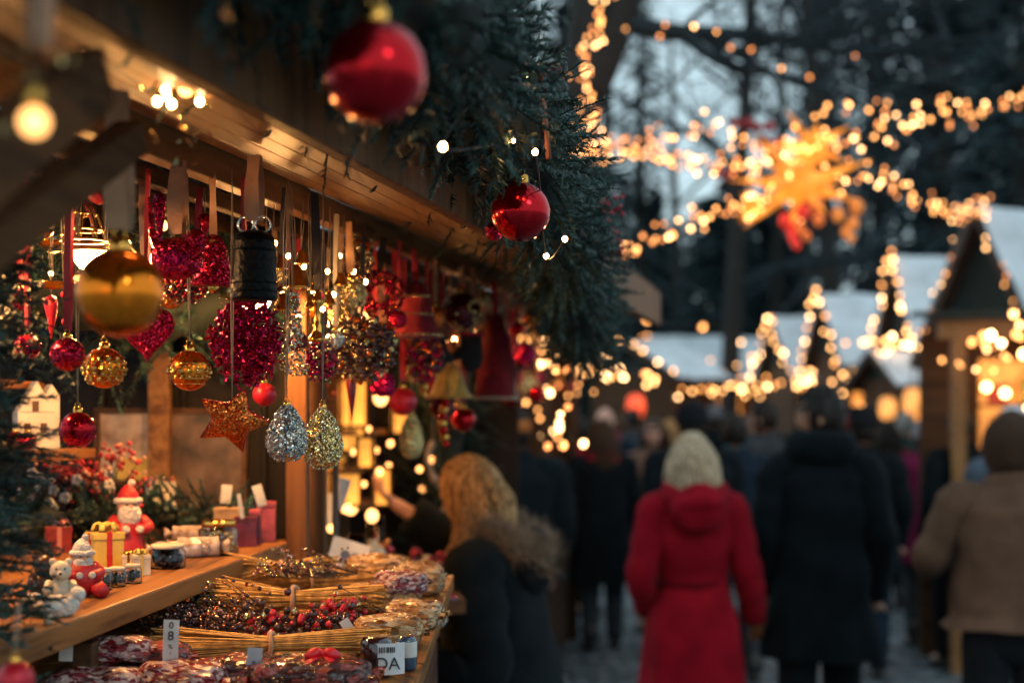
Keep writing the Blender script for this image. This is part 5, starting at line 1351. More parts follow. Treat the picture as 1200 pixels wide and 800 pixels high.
    # hair
    if hair:
        mb = MB(); n_, m_ = 28, 18
        mb.ball((0, -.004 * k, .006 * k), 1, n_, m_, (.086 * k, .106 * k, .126 * k))
        keep = []
        for f in mb.f:
            c = sum((Vector(mb.v[j]) for j in f), Vector()) / len(f) / k
            if c.z > .045 - .0 * c.y and c.y > .06: keep.append(c.z > .075)
            elif c.y > .035: keep.append(c.z > .03)
            else: keep.append(c.z > -.075)
        idx = [i for i, q in enumerate(keep) if q]
        mb.f = [mb.f[i] for i in idx]; mb.m = [0] * len(idx); mb.sm = [True] * len(idx)
        mb.rough(.005 * k, 30)
        ns_ = (800 if fine else 150) if hlen > .02 else (200 if fine else 70)
        for i in range(ns_):
            a = rnd.uniform(-pi * 1.3, pi * .3) if curtain else rnd.uniform(-pi * 1.12, pi * .12) if hlen > .02 else rnd.uniform(0, 2 * pi); el = rnd.uniform(-.1, 1.3)
            p = Vector((cos(a) * cos(el) * .087, sin(a) * cos(el) * .107, sin(el) * .127 + .006)) * k
            out = Vector((cos(a), sin(a), 0))
            ln = (hlen * rnd.uniform(.65, 1.08) + .03) * k
            ep = Vector((cos(a) * (.10 + .02 * rnd.random()), (sin(a) * .115 if curtain else min(.02, sin(a) * .12) - .02), -.06)) * k
            if hlen > .02:
                w1 = rnd.uniform(-.02, .02); w2 = rnd.uniform(-.025, .025)
                if curtain:
                    sd_ = -1 if cos(a) < .2 else 1; fw_ = .02 + .05 * max(0, sin(a) + .3); w3 = rnd.uniform(-.02, .03)
                    pts = [p, ep * .95 + Vector((0, 0, .045)), ep + Vector((sd_ * .01 + w1, .0, -.03)), ep + Vector((sd_ * .05 + w1, fw_ + .4 * ln * .35, -.03 - ln * .4)), ep + Vector((sd_ * (.07 + w3) + w2, fw_ + .42 * ln * .75, -.03 - ln * .75)), ep + Vector((sd_ * (.06 + w3) + w1 * 1.5, fw_ + .45 * ln, -.03 - ln * 1.1))]
                else: pts = [p, p * .45 + ep * .6 + out * .012, ep + Vector((w1, -.01, -.03 - ln * .3)), ep * .9 + Vector((w2, -.03 * rnd.random(), -.05 - ln * .75)), ep * .82 + Vector((w1 * 1.4, -.02 * rnd.random(), -.05 - ln))]
                mb.tube(spline(pts, 9), [(.0036 if fine else .0055) * k] * 7 + [.003 * k, .0022 * k, .001 * k], 4, False)
            else:
                if p.y > .07 * k and p.z < .06 * k: continue
                q = (p.normalized() * .4 + Vector((rnd.gauss(0, .6), rnd.gauss(0, .6), rnd.gauss(0, .4) - .2))).normalized()
                mb.tube([p * .98, p + q * .02 * k], [.006 * k, .001 * k], 4, False)
        mb.move(HM); mb.build('hair', HAIRS[hair], t)
    if hat:
        kind, hcol = hat
        mb = MB()
        if kind == 'beanie':
            mb.lathe([(.095, -.0), (.099, .012), (.099, .04), (.095, .045), (.096, .06), (.088, .1), (.062, .135), (.03, .15), (0, .155)], (0, 0, 0), 28, wave=lambda a, z: 1 + .015 * sin(a * 14))
            mb.v = [(x * k, (y * 1.16 - .004) * k, z * k) for x, y, z in mb.v]; mb.rough(.004 * k, 30); mb.move(HM); mb.build('knit_hat', cloth(hcol), t)
        elif kind == 'hood':
            mb.ball((0, -.012, .0), 1, 26, 18, (.112 * 1, .125, .145)); v0 = mb.v
            mb.f = [f for f in mb.f if sum(v0[j][1] for j in f) / len(f) < .06]; mb.m = [0] * len(mb.f); mb.sm = [True] * len(mb.f)
            mb.v = [(x * k, y * k, z * k) for x, y, z in mb.v]; mb.rough(.01 * k, 14); mb.move(HM); mb.build('raised_hood', cloth(hcol), t)
        elif kind == 'band':
            mb.lathe([(.089, .0), (.093, .01), (.093, .05), (.089, .06)], (0, 0, 0), 28); mb.v = [(x * k, (y * 1.2 - .004) * k, z * k) for x, y, z in mb.v]; mb.move(HM); mb.build('headband', cloth(hcol), t)
        elif kind == 'brim':
            mb.lathe([(.15, .05), (.12, .046), (.1, .05), (.099, .1), (.085, .15), (.04, .16), (0, .155)], (0, 0, 0), 28); mb.v = [(x * k, y * 1.1 * k, z * k) for x, y, z in mb.v]; mb.move(HM); mb.build('brimmed_hat', cloth(hcol), t)
    return t

BLACK = (.006, .009, .011); NAVY = (.012, .022, .036); CHAR = (.04, .045, .05)
# the ones nearest the lens
person('blonde woman in a black quilted jacket with fur hood, reaching over the stall goods', 607, 4.2, 1.61, radians(74), BLACK, .8, curtain=True, hair='blonde', hlen=.30, hood='fur', fur=(.24, .16, .10), puff=.025, trousers=NAVY, fine=True, yaw=radians(12), pitch=.3, lean=.2, flare=.01, key='quilted black',
       arms={'r': ((.24, .20, 1.36), (.12, .42, 1.54)), 'l': ((-.31, .02, 1.10), (-.24, .30, 1.05))}, wide=1.0, seed=3)
person('woman in a long red belted coat with its hood down, seen from behind', 812, 6.1, 1.64, radians(4), (.24, .004, .012), .42, belt=True, wide=.93, hair='ash', hlen=.17, hood='down', fine=True, trousers=BLACK, glove=(.30, .12, .04), flare=.04,
       arms={'l': ((-.25, -.06, 1.10), (-.19, .1, .93)), 'r': ((.245, -.05, 1.10), (.31, .1, .88))}, pitch=.12, key='red wool', seed=1)
person('tall dark-haired man in a long black coat glancing sideways, beside the red coat', 962, 6.25, 1.84, radians(-3), (.004, .007, .009), .66, hair='dark', hood='collar', fine=True, trousers=BLACK, wide=.93, yaw=radians(78), flare=.03,
       arms={'l': ((-.235, -.03, 1.13), (-.225, .12, .88)), 'r': ((.24, -.03, 1.12), (.235, .08, .86))}, key='black wool', skin='warm', seed=2)
person('person in a brown wool coat and raised brown hood at the frame edge, arm bent', 1186, 5.5, 1.72, radians(-4), (.115, .064, .04), .90, hair='brown', hat=('hood', (.05, .028, .018)), glove=BLACK, fine=True, trousers=(.012, .014, .017), wide=1.1, flare=.02,
       arms={'l': ((-.31, .05, 1.17), (-.2, .28, 1.17)), 'r': ((.31, 0, 1.12), (.3, .1, .9))}, key='brown wool', seed=4)
person('man in a black jacket with an orange headband, behind the blonde woman', 603, 7.6, 1.75, radians(15), BLACK, .85, hair='dark', hat=('band', (.45, .13, .03)), wide=1.1, trousers=BLACK, seed=5, puff=.01)
# the crowd further down the lane
crowd = [
 ('long-haired woman in a long black coat walking away beyond the blonde woman', 706, 10.4, 1.68, 5, BLACK, .5, dict(hair='brown', hlen=.25, scarf=(.4, .02, .04))),
 ('person in a dark red jacket close beside the long-haired woman', 678, 11.4, 1.7, -10, (.5, .018, .04), .8, dict(hair='dark', skin='light')),
 ('bald pink-faced man in navy facing the camera above the dark red jacket', 709, 12.6, 1.78, 175, NAVY, .8, dict(hair=None, scarf=(.3, .02, .05))),
 ('person with a white scarf facing the camera by the stall end', 661, 12.2, 1.66, 160, (.3, .3, .32), .8, dict(hair='grey', scarf=(.6, .6, .62))),
 ('person in a plum coat and grey knit hat walking away past the tall man', 1084, 10.6, 1.66, -4, (.2, .016, .07), .62, dict(hair='dark', hat=('beanie', (.26, .27, .29)), key='plum wool')),
 ('broad person in a black hat directly beyond the red-coated woman', 812, 8.6, 1.78, 8, BLACK, .7, dict(hair='dark', hat=('beanie', (.01, .011, .013)), wide=1.15)),
 ('woman in a pale brown coat turning her pink face beside the black hat', 768, 11.2, 1.68, 150, (.22, .13, .09), .7, dict(hair='brown', hlen=.1)),
 ('person in navy with short hair just short of the tall man', 862, 9.2, 1.72, 0, NAVY, .8, dict(hair='dark', wide=1.1)),
 ('man in a grey jacket with his face in profile, peering past the tall man', 897, 10.2, 1.82, 60, CHAR, .8, dict(hair='dark')),
 ('person in black with a brimmed hat between the tall man and the plum coat', 1012, 9.2, 1.74, -8, BLACK, .7, dict(hair='dark', hat=('brim', (.012, .012, .014)))),
 ('woman in dark maroon beyond the brimmed hat', 1040, 12.6, 1.66, 10, (.14, .015, .03), .6, dict(hair='dark', hlen=.12)),
 ('person in dark green with a pale hat beyond the plum coat', 1062, 14.2, 1.72, 0, (.03, .06, .055), .7, dict(hair='grey', hat=('beanie', (.3, .3, .28)))),
 ('man in black half hidden behind the brown hood', 1128, 9.6, 1.76, 12, BLACK, .8, dict(hair='dark')),
 ('person with a red collar seen over the brown shoulder', 1150, 11.6, 1.7, 170, BLACK, .8, dict(hair='brown', scarf=(.45, .02, .03))),
 ('person in blue grey with a white bobble-less hat at the very edge of the frame', 1188, 8.2, 1.74, 180, (.08, .10, .13), .8, dict(hair='brown', hat=('beanie', (.6, .6, .62)))),
 ('short person in black behind the orange headband', 634, 12.4, 1.64, -15, BLACK, .8, dict(hair='dark')),
 ('grey-coated man far off beneath the amber lights', 742, 15.5, 1.78, 0, CHAR, .6, dict(hair='dark')),
 ('person in rust brown far off near the red lantern', 724, 17, 1.7, 20, (.16, .05, .02), .7, dict(hair='brown')),
 ('far-off woman with blonde hair in navy', 785, 15.2, 1.66, 0, NAVY, .7, dict(hair='blonde', hlen=.15)),
 ('far-off man in black with a grey beanie', 838, 16, 1.8, -5, BLACK, .7, dict(hair='dark', hat=('beanie', (.12, .12, .13)))),
 ('far-off person in dark teal facing the camera', 880, 15, 1.72, 178, (.03, .09, .1), .7, dict(hair='dark')),
 ('far-off person in a beige coat next to the lit stall', 1000, 16.5, 1.7, 0, (.2, .14, .09), .6, dict(hair='brown')),
 ('far-off pair-walker in black with a red beanie', 986, 14.4, 1.7, 10, BLACK, .7, dict(hair='dark', hat=('beanie', (.3, .015, .02)))),
 ('far-off man in charcoal under the lit doorway', 1110, 15.6, 1.8, 175, CHAR, .7, dict(hair='dark')),
 ('far-off woman in black with loose brown hair', 1030, 17, 1.66, 0, BLACK, .6, dict(hair='brown', hlen=.2)),
 ('far-off child-sized person in a dark red coat', 915, 17.5, 1.5, 0, (.2, .012, .02), .6, dict(hair='dark')),
 ('dark-coated man at the stall end facing sideways', 612, 13.5, 1.8, 80, BLACK, .7, dict(hair='dark', hat=('beanie', (.02, .02, .03)))),
 ('dark-haired woman in black directly behind the blue grey one', 1205, 10.4, 1.66, 0, BLACK, .7, dict(hair='dark', hlen=.15)),
]
for i, (lab, px, d, H, rot, coat, hem, kw) in enumerate(crowd):
    person(lab, px, d, H, radians(rot), coat, hem, seed=20 + i, group='crowd strolling down the lane', trousers=R.choice([BLACK, NAVY, CHAR]), **kw)
# navy shopping bag at the tall man's side
p = P(1010, 485, 6.35); t = thing('shopping_bag', 'navy cloth shopping bag hanging at the tall man\'s side', 'bag', (p.x, p.y, .72))
mb = MB(); mb.sheet(lambda u, v: Vector(((u - .5) * .2 * (1 + .15 * (1 - v)), .05 * sin(pi * u) , (v) * .3)), 10, 8); mb.sheet(lambda u, v: Vector(((.5 - u) * .2 * (1 + .15 * (1 - v)), -.05 * sin(pi * u), (v) * .3)), 10, 8); mb.rough(.008, 14); mb.build('pouch', cloth(NAVY), t)
MB().tube(spline([(-.06, 0, .29), (-.03, .0, .42), (0.0, 0, .45), (.03, 0, .42), (.06, 0, .29)], 14), .006, 6).build('handle', cloth(NAVY), t)
# ------------------------------------------------------------------ the huts down the lane
HLAMP = glow('hut lamp', (1, .48, .16), 22)
AMBERWALL = glow('lit amber glass', (1, .36, .07), 1.6, True, 6)  # emissive panel, stands in for lamplight on the rear walls
W_GABLE = plain('fir covered gable', (.012, .02, .016), .8, 0, .5, 8, .6)
RIDGE = plain('weathered eave wood', (.05, .028, .018), .7, 0, .3, 10, .2)
def hut(label, peak, theta, w_, dp, eave, lit=2, gable='boards', lab_extra=None):
    """a hut whose near gable peak stands at this point; the ridge runs along local +x"""
    t = thing('market_hut', label, 'market hut', (peak.x, peak.y, 0), theta, group='snow-roofed huts down the lane')
    h = peak.z; e = eave
    # walls: back and low front with posts
    mb = MB(); mb.box((w_ / 2, dp / 2 - .03, e / 2), (w_ - .1, .05, e)); mb.box((.06, 0, e / 2), (.05, dp - .12, e)); mb.box((w_ - .06, 0, e / 2), (.05, dp - .12, e)); mb.build('wall', W_HUT, t)
    mb = MB(); mb.box((w_ / 2, -dp / 2 + .1, .5), (w_ - .2, .05, 1.0)); mb.box((w_ / 2, -dp / 2 + .05, 1.02), (w_ - .1, .35, .05)); mb.build('counter', W_HUT, t)
    for x in (.08, w_ / 2, w_ - .08):
        mb = MB(); mb.box((x, -dp / 2 + .05, e / 2), (.08, .08, e)); mb.build('post', W_HUT, t)
    mb = MB(); mb.prism([(-dp / 2, e), (dp / 2, e), (0, h - .05)], .05, Matrix.Translation((.05, 0, 0)) @ Matrix.Rotation(pi / 2, 4, 'Z')); mb.build('gable', W_GABLE, t)
    ov = .16
    sl = (h - e) / (dp / 2)
    for s in (-1, 1):
        a, b = Vector((-.12, 0, h)), Vector((-.12, s * (dp / 2 + ov), h - sl * (dp / 2 + ov)))
        c, d_ = Vector((w_ + .12, b.y, b.z)), Vector((w_ + .12, 0, h))
        n = (b - a).cross(d_ - a).normalized(); n = n if n.z > 0 else -n
        mb = MB(); mb.add([a, b, c, d_] + [v - n * .05 for v in (a, b, c, d_)], [(0, 1, 2, 3), (7, 6, 5, 4), (0, 4, 5, 1), (1, 5, 6, 2), (2, 6, 7, 3), (3, 7, 4, 0)]); r = mb.build('roof', RIDGE, t)
        sm = MB()
        def fn(u, v, a=a, b=b, d_=d_, n=n): 
            p = a + (b - a) * (v * 1.01) + (d_ - a) * u
            k = .035 + .05 * noise.noise(p * 2.3) + .03 * min(u, 1 - u, v, 1.02 - v, .12) / .12
            return p + n * k
        sm.sheet(fn, 16, 8); sm.build('snow', SNOW, r)
    for i in range(lit):
        x = w_ * (i + .5) / lit
        mb = MB(); mb.ball((x, -dp * .1, e - .22), .05, 10, 8); o = mb.build('lamp', HLAMP, t)
    mb = MB(); mb.box((w_ / 2, dp / 2 - .075, 1.75), (w_ * .85, .02, .8)); mb.build('glow_panel', AMBERWALL, t)
    def W(x, y, z): return Vector((peak.x + cos(theta) * x - sin(theta) * y, peak.y + sin(theta) * x + cos(theta) * y, z))
    return W, sl, ov
def hut_lights(W, peak, dp, eave, w_, lab, n=22, row=26, me=None, front=True, both=True, seed=0):
    hh = peak.z + .02; sl = (peak.z - eave) / (dp / 2); y = dp / 2 + .12
    path = [W(-.16, -y, hh - sl * y), W(-.16, -y / 2, hh - sl * y / 2), W(-.16, 0, hh), W(-.16, y / 2, hh - sl * y / 2), W(-.16, y, hh - sl * y)]
    string_lights('amber bulbs outlining the gable of ' + lab, path, n, me or BULBFAR, .035, seed, 'bulbs on the hut gables')
    if row:
        string_lights('amber bulbs along the eave of ' + lab, [W(0, -y - .02, hh - sl * y - .12), W(w_ / 2, -y - .02, hh - sl * y - .18), W(w_, -y - .02, hh - sl * y - .12)], row, me or BULBFAR, .05, seed + 5, 'bulbs on the hut eaves')
spec = [
 ('the broad low hut straight down the lane', 'broad low hut with the widest snowy roof, straight down the lane', P(765, 395, 26), 12, 2.2, 1.9, 2.4, 2),
 ('the hut behind the tall man', 'hut with a snowy roof rising behind the tall man', P(912, 372, 22), 10, 1.6, 1.25, 2.45, 2),
 ('the narrow hut between two taller gables', 'narrow hut whose snowy roof shows between two lit gables', P(970, 346, 19.5), 8, 1.35, 1.2, 2.55, 2),
 ('the steep hut above the low lean-to', 'steep hut with a lit pointed gable above the low snowy lean-to', P(1056, 302, 17), 6, 1.2, 1.1, 2.6, 1),
 ('the tall hut at the frame edge', 'tall dark hut nearest the lens with bulbs down its gable', P(1152, 244, 12.5), 30, 2.4, 1.15, 2.45, 2),
 ('the small hut past the stall end', 'small hut peeping out past the drooping garland end', P(738, 402, 18.5), 52, 1.2, 1.3, 2.25, 1),
]
for i, (lab, full, pk, th, w_, dp, e, lit) in enumerate(spec):
    W, sl, ov = hut(full, pk, radians(th), w_, dp, e, lit)
    hut_lights(W, pk, dp, e, w_, lab, n=(10, 16, 14, 22, 26, 8)[i], row=(22, 16, 8, 14, 22, 10)[i], me=BULBFAR if pk.y > 15 else BULB, seed=i)
# low lean-to
pk = P(1030, 412, 15.4)
W, sl, ov = hut('low lean-to hut with a flat snowy roof and bright lamps inside', pk, radians(12), 1.0, 1.0, 2.1, 2)
string_lights('row of bulbs hung over the snowy lean-to roof', [P(1008, 402, 15.2), P(1060, 400, 15.1), P(1110, 398, 13), P(1150, 392, 9.2), P(1215, 380, 9.0)], 44, BULBFAR, .05, 31)
string_lights('second loose row of bulbs beneath the eave of the tall hut', [P(1118, 425, 9.3), P(1150, 418, 9.2), P(1185, 424, 9.1), P(1240, 412, 9.1)], 14, BULB, .07, 32)
string_lights('long row of bulbs swung low from the stall end to the huts', [P(640, 425, 12.5), P(668, 438, 13), P(720, 435, 14), P(770, 436, 15.5)], 26, BULBFAR, .05, 33)
string_lights('amber bulbs hung loosely below the broad low roof', [P(768, 438, 24), P(800, 452, 24), P(840, 450, 24), P(880, 448, 23), P(935, 455, 22)], 46, BULBFAR, .22, 34)
string_lights('amber bulbs glinting over the heads in front of the narrow huts', [P(900, 440, 20), P(950, 452, 19), P(1000, 446, 18), P(1050, 455, 17)], 30, BULBFAR, .16, 35)
string_lights('three big bulbs on a thin wire high over the lane past the garland', [P(715, 352, 11), P(740, 348, 11.5), P(765, 378, 12.5), P(848, 382, 16)], 4, bulb_mesh('big bulb', .032, AMBER), .02, 36)
for px, py, d, r, lab in ((745, 476, 17, .11, 'red paper lantern hanging under the small hut eave'), (1070, 470, 14.2, .10, 'tall bright lamp in the lean-to doorway'), (1087, 475, 14.2, .085, 'orange lantern beside the lean-to doorway lamp'), (657, 482, 11, .06, 'warm round lamp at the far end of the near stall'), (664, 460, 11.5, .05, 'second round lamp a little higher at the stall end'), (1040, 478, 15, .09, 'amber lantern by the lean-to post')):
    t = thing('hanging_lantern', lab, 'lantern', P(px, py, d), group='lanterns among the far huts')
    c = (1, .1, .03) if 'red' in lab else (1, .4, .1)
    MB().lathe([(r * .4, -r * 1.3), (r * .8, -r), (r, 0), (r * .8, r), (r * .4, r * 1.3)], n=18).build('lit_shade', glow('lantern %s' % ('red' if 'red' in lab else 'amber'), c, 2.2, True, 9), t); MB().tube([(0, 0, r * 1.3), (0, 0, r * 1.3 + .4)], .008, 5).build('cord', WIRE, t)
# hut across at the frame edge: warm wooden front
t = thing('market_stall', 'warm brown wooden stall front lit from inside at the frame edge', 'market stall', (P(1200, 485, 9.4).x, 9.4, 0), radians(-8))
mb = MB(); mb.box((.15, .5, 1.15), (1.5, .04, 2.25)); mb.build('back_wall', W_HUT, t)
mb = MB(); mb.box((.1, .47, 1.75), (.6, .02, .7)); mb.build('glow_panel', AMBERWALL, t)
for x in (-.42, .35): 
    mb = MB(); mb.box((x, 0, 1.15), (.09, .09, 2.3)); mb.build('post', W_ORANGE, t)
mb = MB(); mb.box((.1, 0, 2.28), (1.3, .1, .12)); mb.build('beam', W_ORANGE, t)
mb = MB(); mb.box((.1, .22, 2.40), (1.5, .7, .04), Euler((.06, 0, 0))); mb.build('roof', W_GABLE, t)
for z in (1.45, 1.78):
    mb = MB(); mb.box((.1, .36, z), (.62, .2, .025)); mb.build('shelf', W_HUT, t)
for i, (x, z, s_, m_, lab_) in enumerate(((-.08, 1.465, (.1, .09, .17), MAROON, 'tall maroon tin on the lower shelf of the frame-edge stall'), (.06, 1.465, (.13, .1, .11), TANB, 'kraft tin on the lower shelf of the frame-edge stall'), (.24, 1.465, (.09, .09, .2), BLUE, 'blue tin on the lower shelf of the frame-edge stall'), (-.1, 1.795, (.12, .1, .13), REDPAINT, 'red tin on the upper shelf of the frame-edge stall'), (.08, 1.795, (.08, .08, .18), GOLD, 'gold tin on the upper shelf of the frame-edge stall'), (.26, 1.795, (.11, .1, .12), CREAM, 'cream tin on the upper shelf of the frame-edge stall'))):
    q_ = Matrix.Rotation(radians(-8), 3, 'Z') @ Vector((x, .36, z)) + t.location
    tin(lab_, q_, s_, m_, radians(-8))
mb = MB(); mb.box((.1, -.02, .98), (1.2, .4, .05)); mb.box((.1, .1, .48), (1.15, .05, .94)); mb.build('counter', W_HUT, t)
for x, z in ((-.22, 1.9), (-.1, 1.86), (.02, 2.12), (.05, 1.75), (.3, 2.0)): MB().ball((x, .1, z), .028, 10, 8).build('lamp', HLAMP, t)

# the next stall along on the same side
def NP(u, off, z): return Vector((-.02 + .5 * u + off, 8.3 + 2.6 * u, z))
ns = thing('market_stall', 'next wooden stall along past the dark-haired man, glowing amber under a fir-decked roof', 'market stall', (.2, 9.6, 0))
def npart(name, mb, m): return mb.build(name, m, ns, True, .004)
npart('front_beam', MB().bar(NP(0, 0, 2.2), NP(1, 0, 2.2), .06, .09), W_ORANGE)
npart('roof', MB().bar(NP(-.05, -.55, 2.5), NP(1.05, -.55, 2.5), 1.5, .05, up=(.35, 0, 1)), W_GABLE)
npart('soffit', MB().bar(NP(-.04, -.4, 2.36), NP(1.04, -.4, 2.36), 1.0, .02, up=(.3, 0, 1)), W_DARKL)
npart('back_wall', MB().bar(NP(0, -1.0, 1.2), NP(1, -1.0, 1.2), .03, 2.4), W_ORANGE)
npart('end_wall', MB().box((NP(1, -.5, 0).x, 10.93, 1.2), (1.0, .03, 2.4)), W_HUT)
npart('counter', MB().bar(NP(0, -.3, 1.0), NP(1, -.3, 1.0), .6, .04), W_SHELF)
npart('counter_front', MB().bar(NP(0, -.05, .49), NP(1, -.05, .49), .03, .96), W_DARKL)
for u in (.02, .5, .98): npart('post', MB().box(NP(u, 0, 1.08), (.07, .07, 2.15)), W_DARKL)
for u, lab in ((.15, 'soft amber bulb at the near end of the next stall along'), (.5, 'soft amber bulb in the middle of the next stall along'), (.85, 'soft amber bulb at the far end of the next stall along')):
    t = thing('pendant_lamp', lab, 'lamp', NP(u, -.3, 1.95), group='bulbs in the next stall along')
    MB().ball((0, 0, 0), .035, 12, 8).build('bulb', HLAMP, t); MB().tube([(0, 0, .03), (0, 0, .4)], .004, 5).build('cable', WIRE, t)
string_lights('amber bulbs looped along the beam of the next stall along', [NP(0, .06, 2.16), NP(.25, .08, 2.05), NP(.5, .06, 2.15), NP(.75, .08, 2.05), NP(1, .06, 2.15)], 34, BULB, .03, 61)
string_lights('amber bulbs hanging in a curtain from the next stall roof', [NP(.1, .05, 1.95), NP(.3, .05, 1.75), NP(.5, .05, 1.95), NP(.7, .05, 1.7), NP(.95, .05, 1.95)], 22, BULB, .09, 62)
for i, (u, z, r, lab, m_) in enumerate(((.08, 1.93, .05, 'red ball nearest this way under the next stall beam', REDMATT), (.22, 1.9, .06, 'gold glitter ball under the next stall beam', GOLDGLIT), (.36, 1.95, .05, 'crimson glitter ball under the next stall beam', MAGGLIT), (.55, 1.9, .06, 'amber mirror ball under the next stall beam', GOLDG), (.7, 1.92, .06, 'copper glitter ball under the next stall beam', COPGLIT), (.88, 1.92, .06, 'red mirror ball furthest off under the next stall beam', REDGLASS))):
    c = NP(u, 0, z); t = hang('bauble', lab, 'bauble', c, r * 1.4, RIBRED, .02, 'balls under the next stall beam', topz=2.16)
    MB().ball((0, 0, 0), r, 20, 14).build('ball', m_, t); cap_part(t, r)
garland('fir_garland', 'fir garland along the roof edge of the next stall along', [tuple(NP(0, .12, 2.3)), tuple(NP(.5, .14, 2.26)), tuple(NP(1, .12, 2.3))], (.09, .09), 300, 71, ln=(.1, .16), nn=30, nl=.035)

# ------------------------------------------------------------------ strings of lights over the lane and the lit stars
G = 'light chains over the lane'
string_lights('dense chain of bulbs from the big tree trunk down to the lit stars', [P(672, 182, 9.5), P(720, 176, 9.3), P(765, 172, 9.2), P(800, 188, 9.1), P(850, 195, 9), P(895, 196, 8.9), P(935, 182, 8.8)], 92, BULB, .038, 41, G)
string_lights('looser upper chain of bulbs crossing behind the red bows', [P(700, 172, 10), P(760, 165, 10), P(825, 150, 9.8), P(880, 165, 9.5), P(925, 180, 9)], 34, BULB, .042, 42, G)
string_lights('chain of bulbs climbing from the eave garland to the lower lit star', [P(718, 305, 8.2), P(745, 288, 8.3), P(785, 270, 8.4), P(830, 252, 8.5), P(872, 240, 8.6), P(905, 222, 8.7)], 46, BULB, .04, 43, G)
string_lights('chain of bulbs running off to the frame edge from the upper lit star', [P(955, 168, 8.8), P(1000, 164, 9), P(1050, 150, 9.3), P(1100, 135, 9.6), P(1150, 135, 10), P(1215, 110, 10.4)], 50, BULB, .038, 44, G)
string_lights('thin upper chain of bulbs running off to the frame edge', [P(940, 150, 9.2), P(985, 132, 9.4), P(1035, 124, 9.6), P(1100, 118, 10), P(1160, 128, 10.4), P(1225, 112, 10.8)], 26, BULB, .038, 45, G)
string_lights('chain of bulbs drooping from the lower lit star to the tall hut', [P(985, 210, 8.8), P(1020, 205, 9.3), P(1060, 225, 10), P(1100, 245, 11), P(1135, 250, 12), P(1152, 238, 12.4)], 62, BULB, .042, 46, G)
string_lights('chain of bulbs wound down the trunk of the big tree', [P(712, -20, 9.6), P(700, 30, 9.55), P(690, 70, 9.5), P(690, 110, 9.45), P(697, 150, 9.4), P(680, 185, 9.4)], 56, BULB, .038, 47)
string_lights('sparse bulbs along the lowest bough of the big tree', [P(700, 36, 9.6), P(760, 34, 9.7), P(810, 40, 9.8), P(860, 55, 9.9), P(925, 76, 10), P(995, 92, 10.1)], 11, BULB, .05, 48)
string_lights('stray bulbs on the dark side of the big tree trunk', [P(660, 108, 9.4), P(676, 150, 9.4), P(655, 160, 9.4), P(668, 178, 9.4)], 9, BULB, .05, 49)
def moravian(label, c, r, seed, sx=1.0):
    t = thing('star_lantern', label, 'star lantern', c, .4, group='lit paper stars over the lane'); rnd = random.Random(seed)
    mb = MB(); mb.ball((0, 0, 0), r * .36, 20, 14, (sx, 1, 1)); mb.build('core', STAR, t)
    mb = MB(); n = 20
    for i in range(n):
        z = 1 - 2 * (i + .5) / n; a = i * 2.39996; q = sqrt(1 - z * z); v = Vector((q * cos(a) * sx, q * sin(a), z)); d_ = v.normalized()
        s, u = frame(d_); b = d_ * r * .34; k = r * .14
        L_ = r * (rnd.uniform(1.05, 1.35) if i % 2 else rnd.uniform(.6, .8)) * v.length
        mb.add([b + s * k, b + u * k, b - s * k, b - u * k, d_ * L_], [(0, 1, 4), (1, 2, 4), (2, 3, 4), (3, 0, 4)])
    mb.build('rays', STAR, t)
    MB().tube([(0, 0, r * .9), (0, 0, r * 1.6)], .008, 5).build('cord', WIRE, t)
    rr = random.Random(seed)
    for i in range(16):
        v = Vector((rr.gauss(0, 1), rr.gauss(0, 1), rr.gauss(0, 1))).normalized() * r * .75; v.x *= sx; inst('bulb', BULB, t, v)
    return t
moravian('larger lit paper star with long spread rays, lower of two over the lane', P(938, 216, 8.7), .29, 1, 1.6)
moravian('smaller lit paper star just above the larger one', P(950, 172, 8.9), .215, 2)
moravian('small amber star at the arm end of the larger star', P(880, 243, 8.65), .10, 3)
for px, py, col, lab in ((930, 268, 'r', 'red glass drop cluster hanging under the larger lit star'), (944, 258, 'o', 'orange glass drop cluster beside the red one'), (994, 262, 'o2', 'amber drop hanging alone from the chain past the larger star')):
    t = thing('glass_drop', lab, 'drop ornament', P(px, py, 8.7), group='glass drops under the stars'); rnd = random.Random(px); mb = MB()
    c = {'r': (1, .05, .03), 'o': (1, .22, .04), 'o2': (1, .3, .05)}[col]
    for i in range(5): mb.ball((rnd.gauss(0, .03), rnd.gauss(0, .03), .1 - i * .05), .042 - .004 * i, 10, 8, (1, 1, 1.25))
    mb.build('drops', glow('glass drop ' + col, c, .75, True, 20), t); MB().tube([(0, 0, .1), (0, 0, .3)], .005, 5).build('cord', WIRE, t)
for px, py, d, lab in ((893, 148, 9.3, 'red bow with hanging tails on the upper chain'), (868, 143, 9.4, 'red berry ball next to the red bow'), (905, 166, 9.1, 'small bright red ball close to the upper lit star'), (850, 203, 9.2, 'dull red ball under the dense chain of bulbs')):
    t = thing('red_decoration', lab, 'red decoration', P(px, py, d), group='red decorations on the light chains'); mb = MB(); k = .045
    for s in (-1, 1): mb.ball((s * k, 0, 0), k, 12, 8, (1, .5, .7)); mb.tube([(0, 0, 0), (s * k * .6, 0, -k), (s * k * .8, 0, -k * 2)], k * .25, 6, flat=.3)
    mb.build('bow', plain('weathered red bow', (.25, .01, .015)), t)

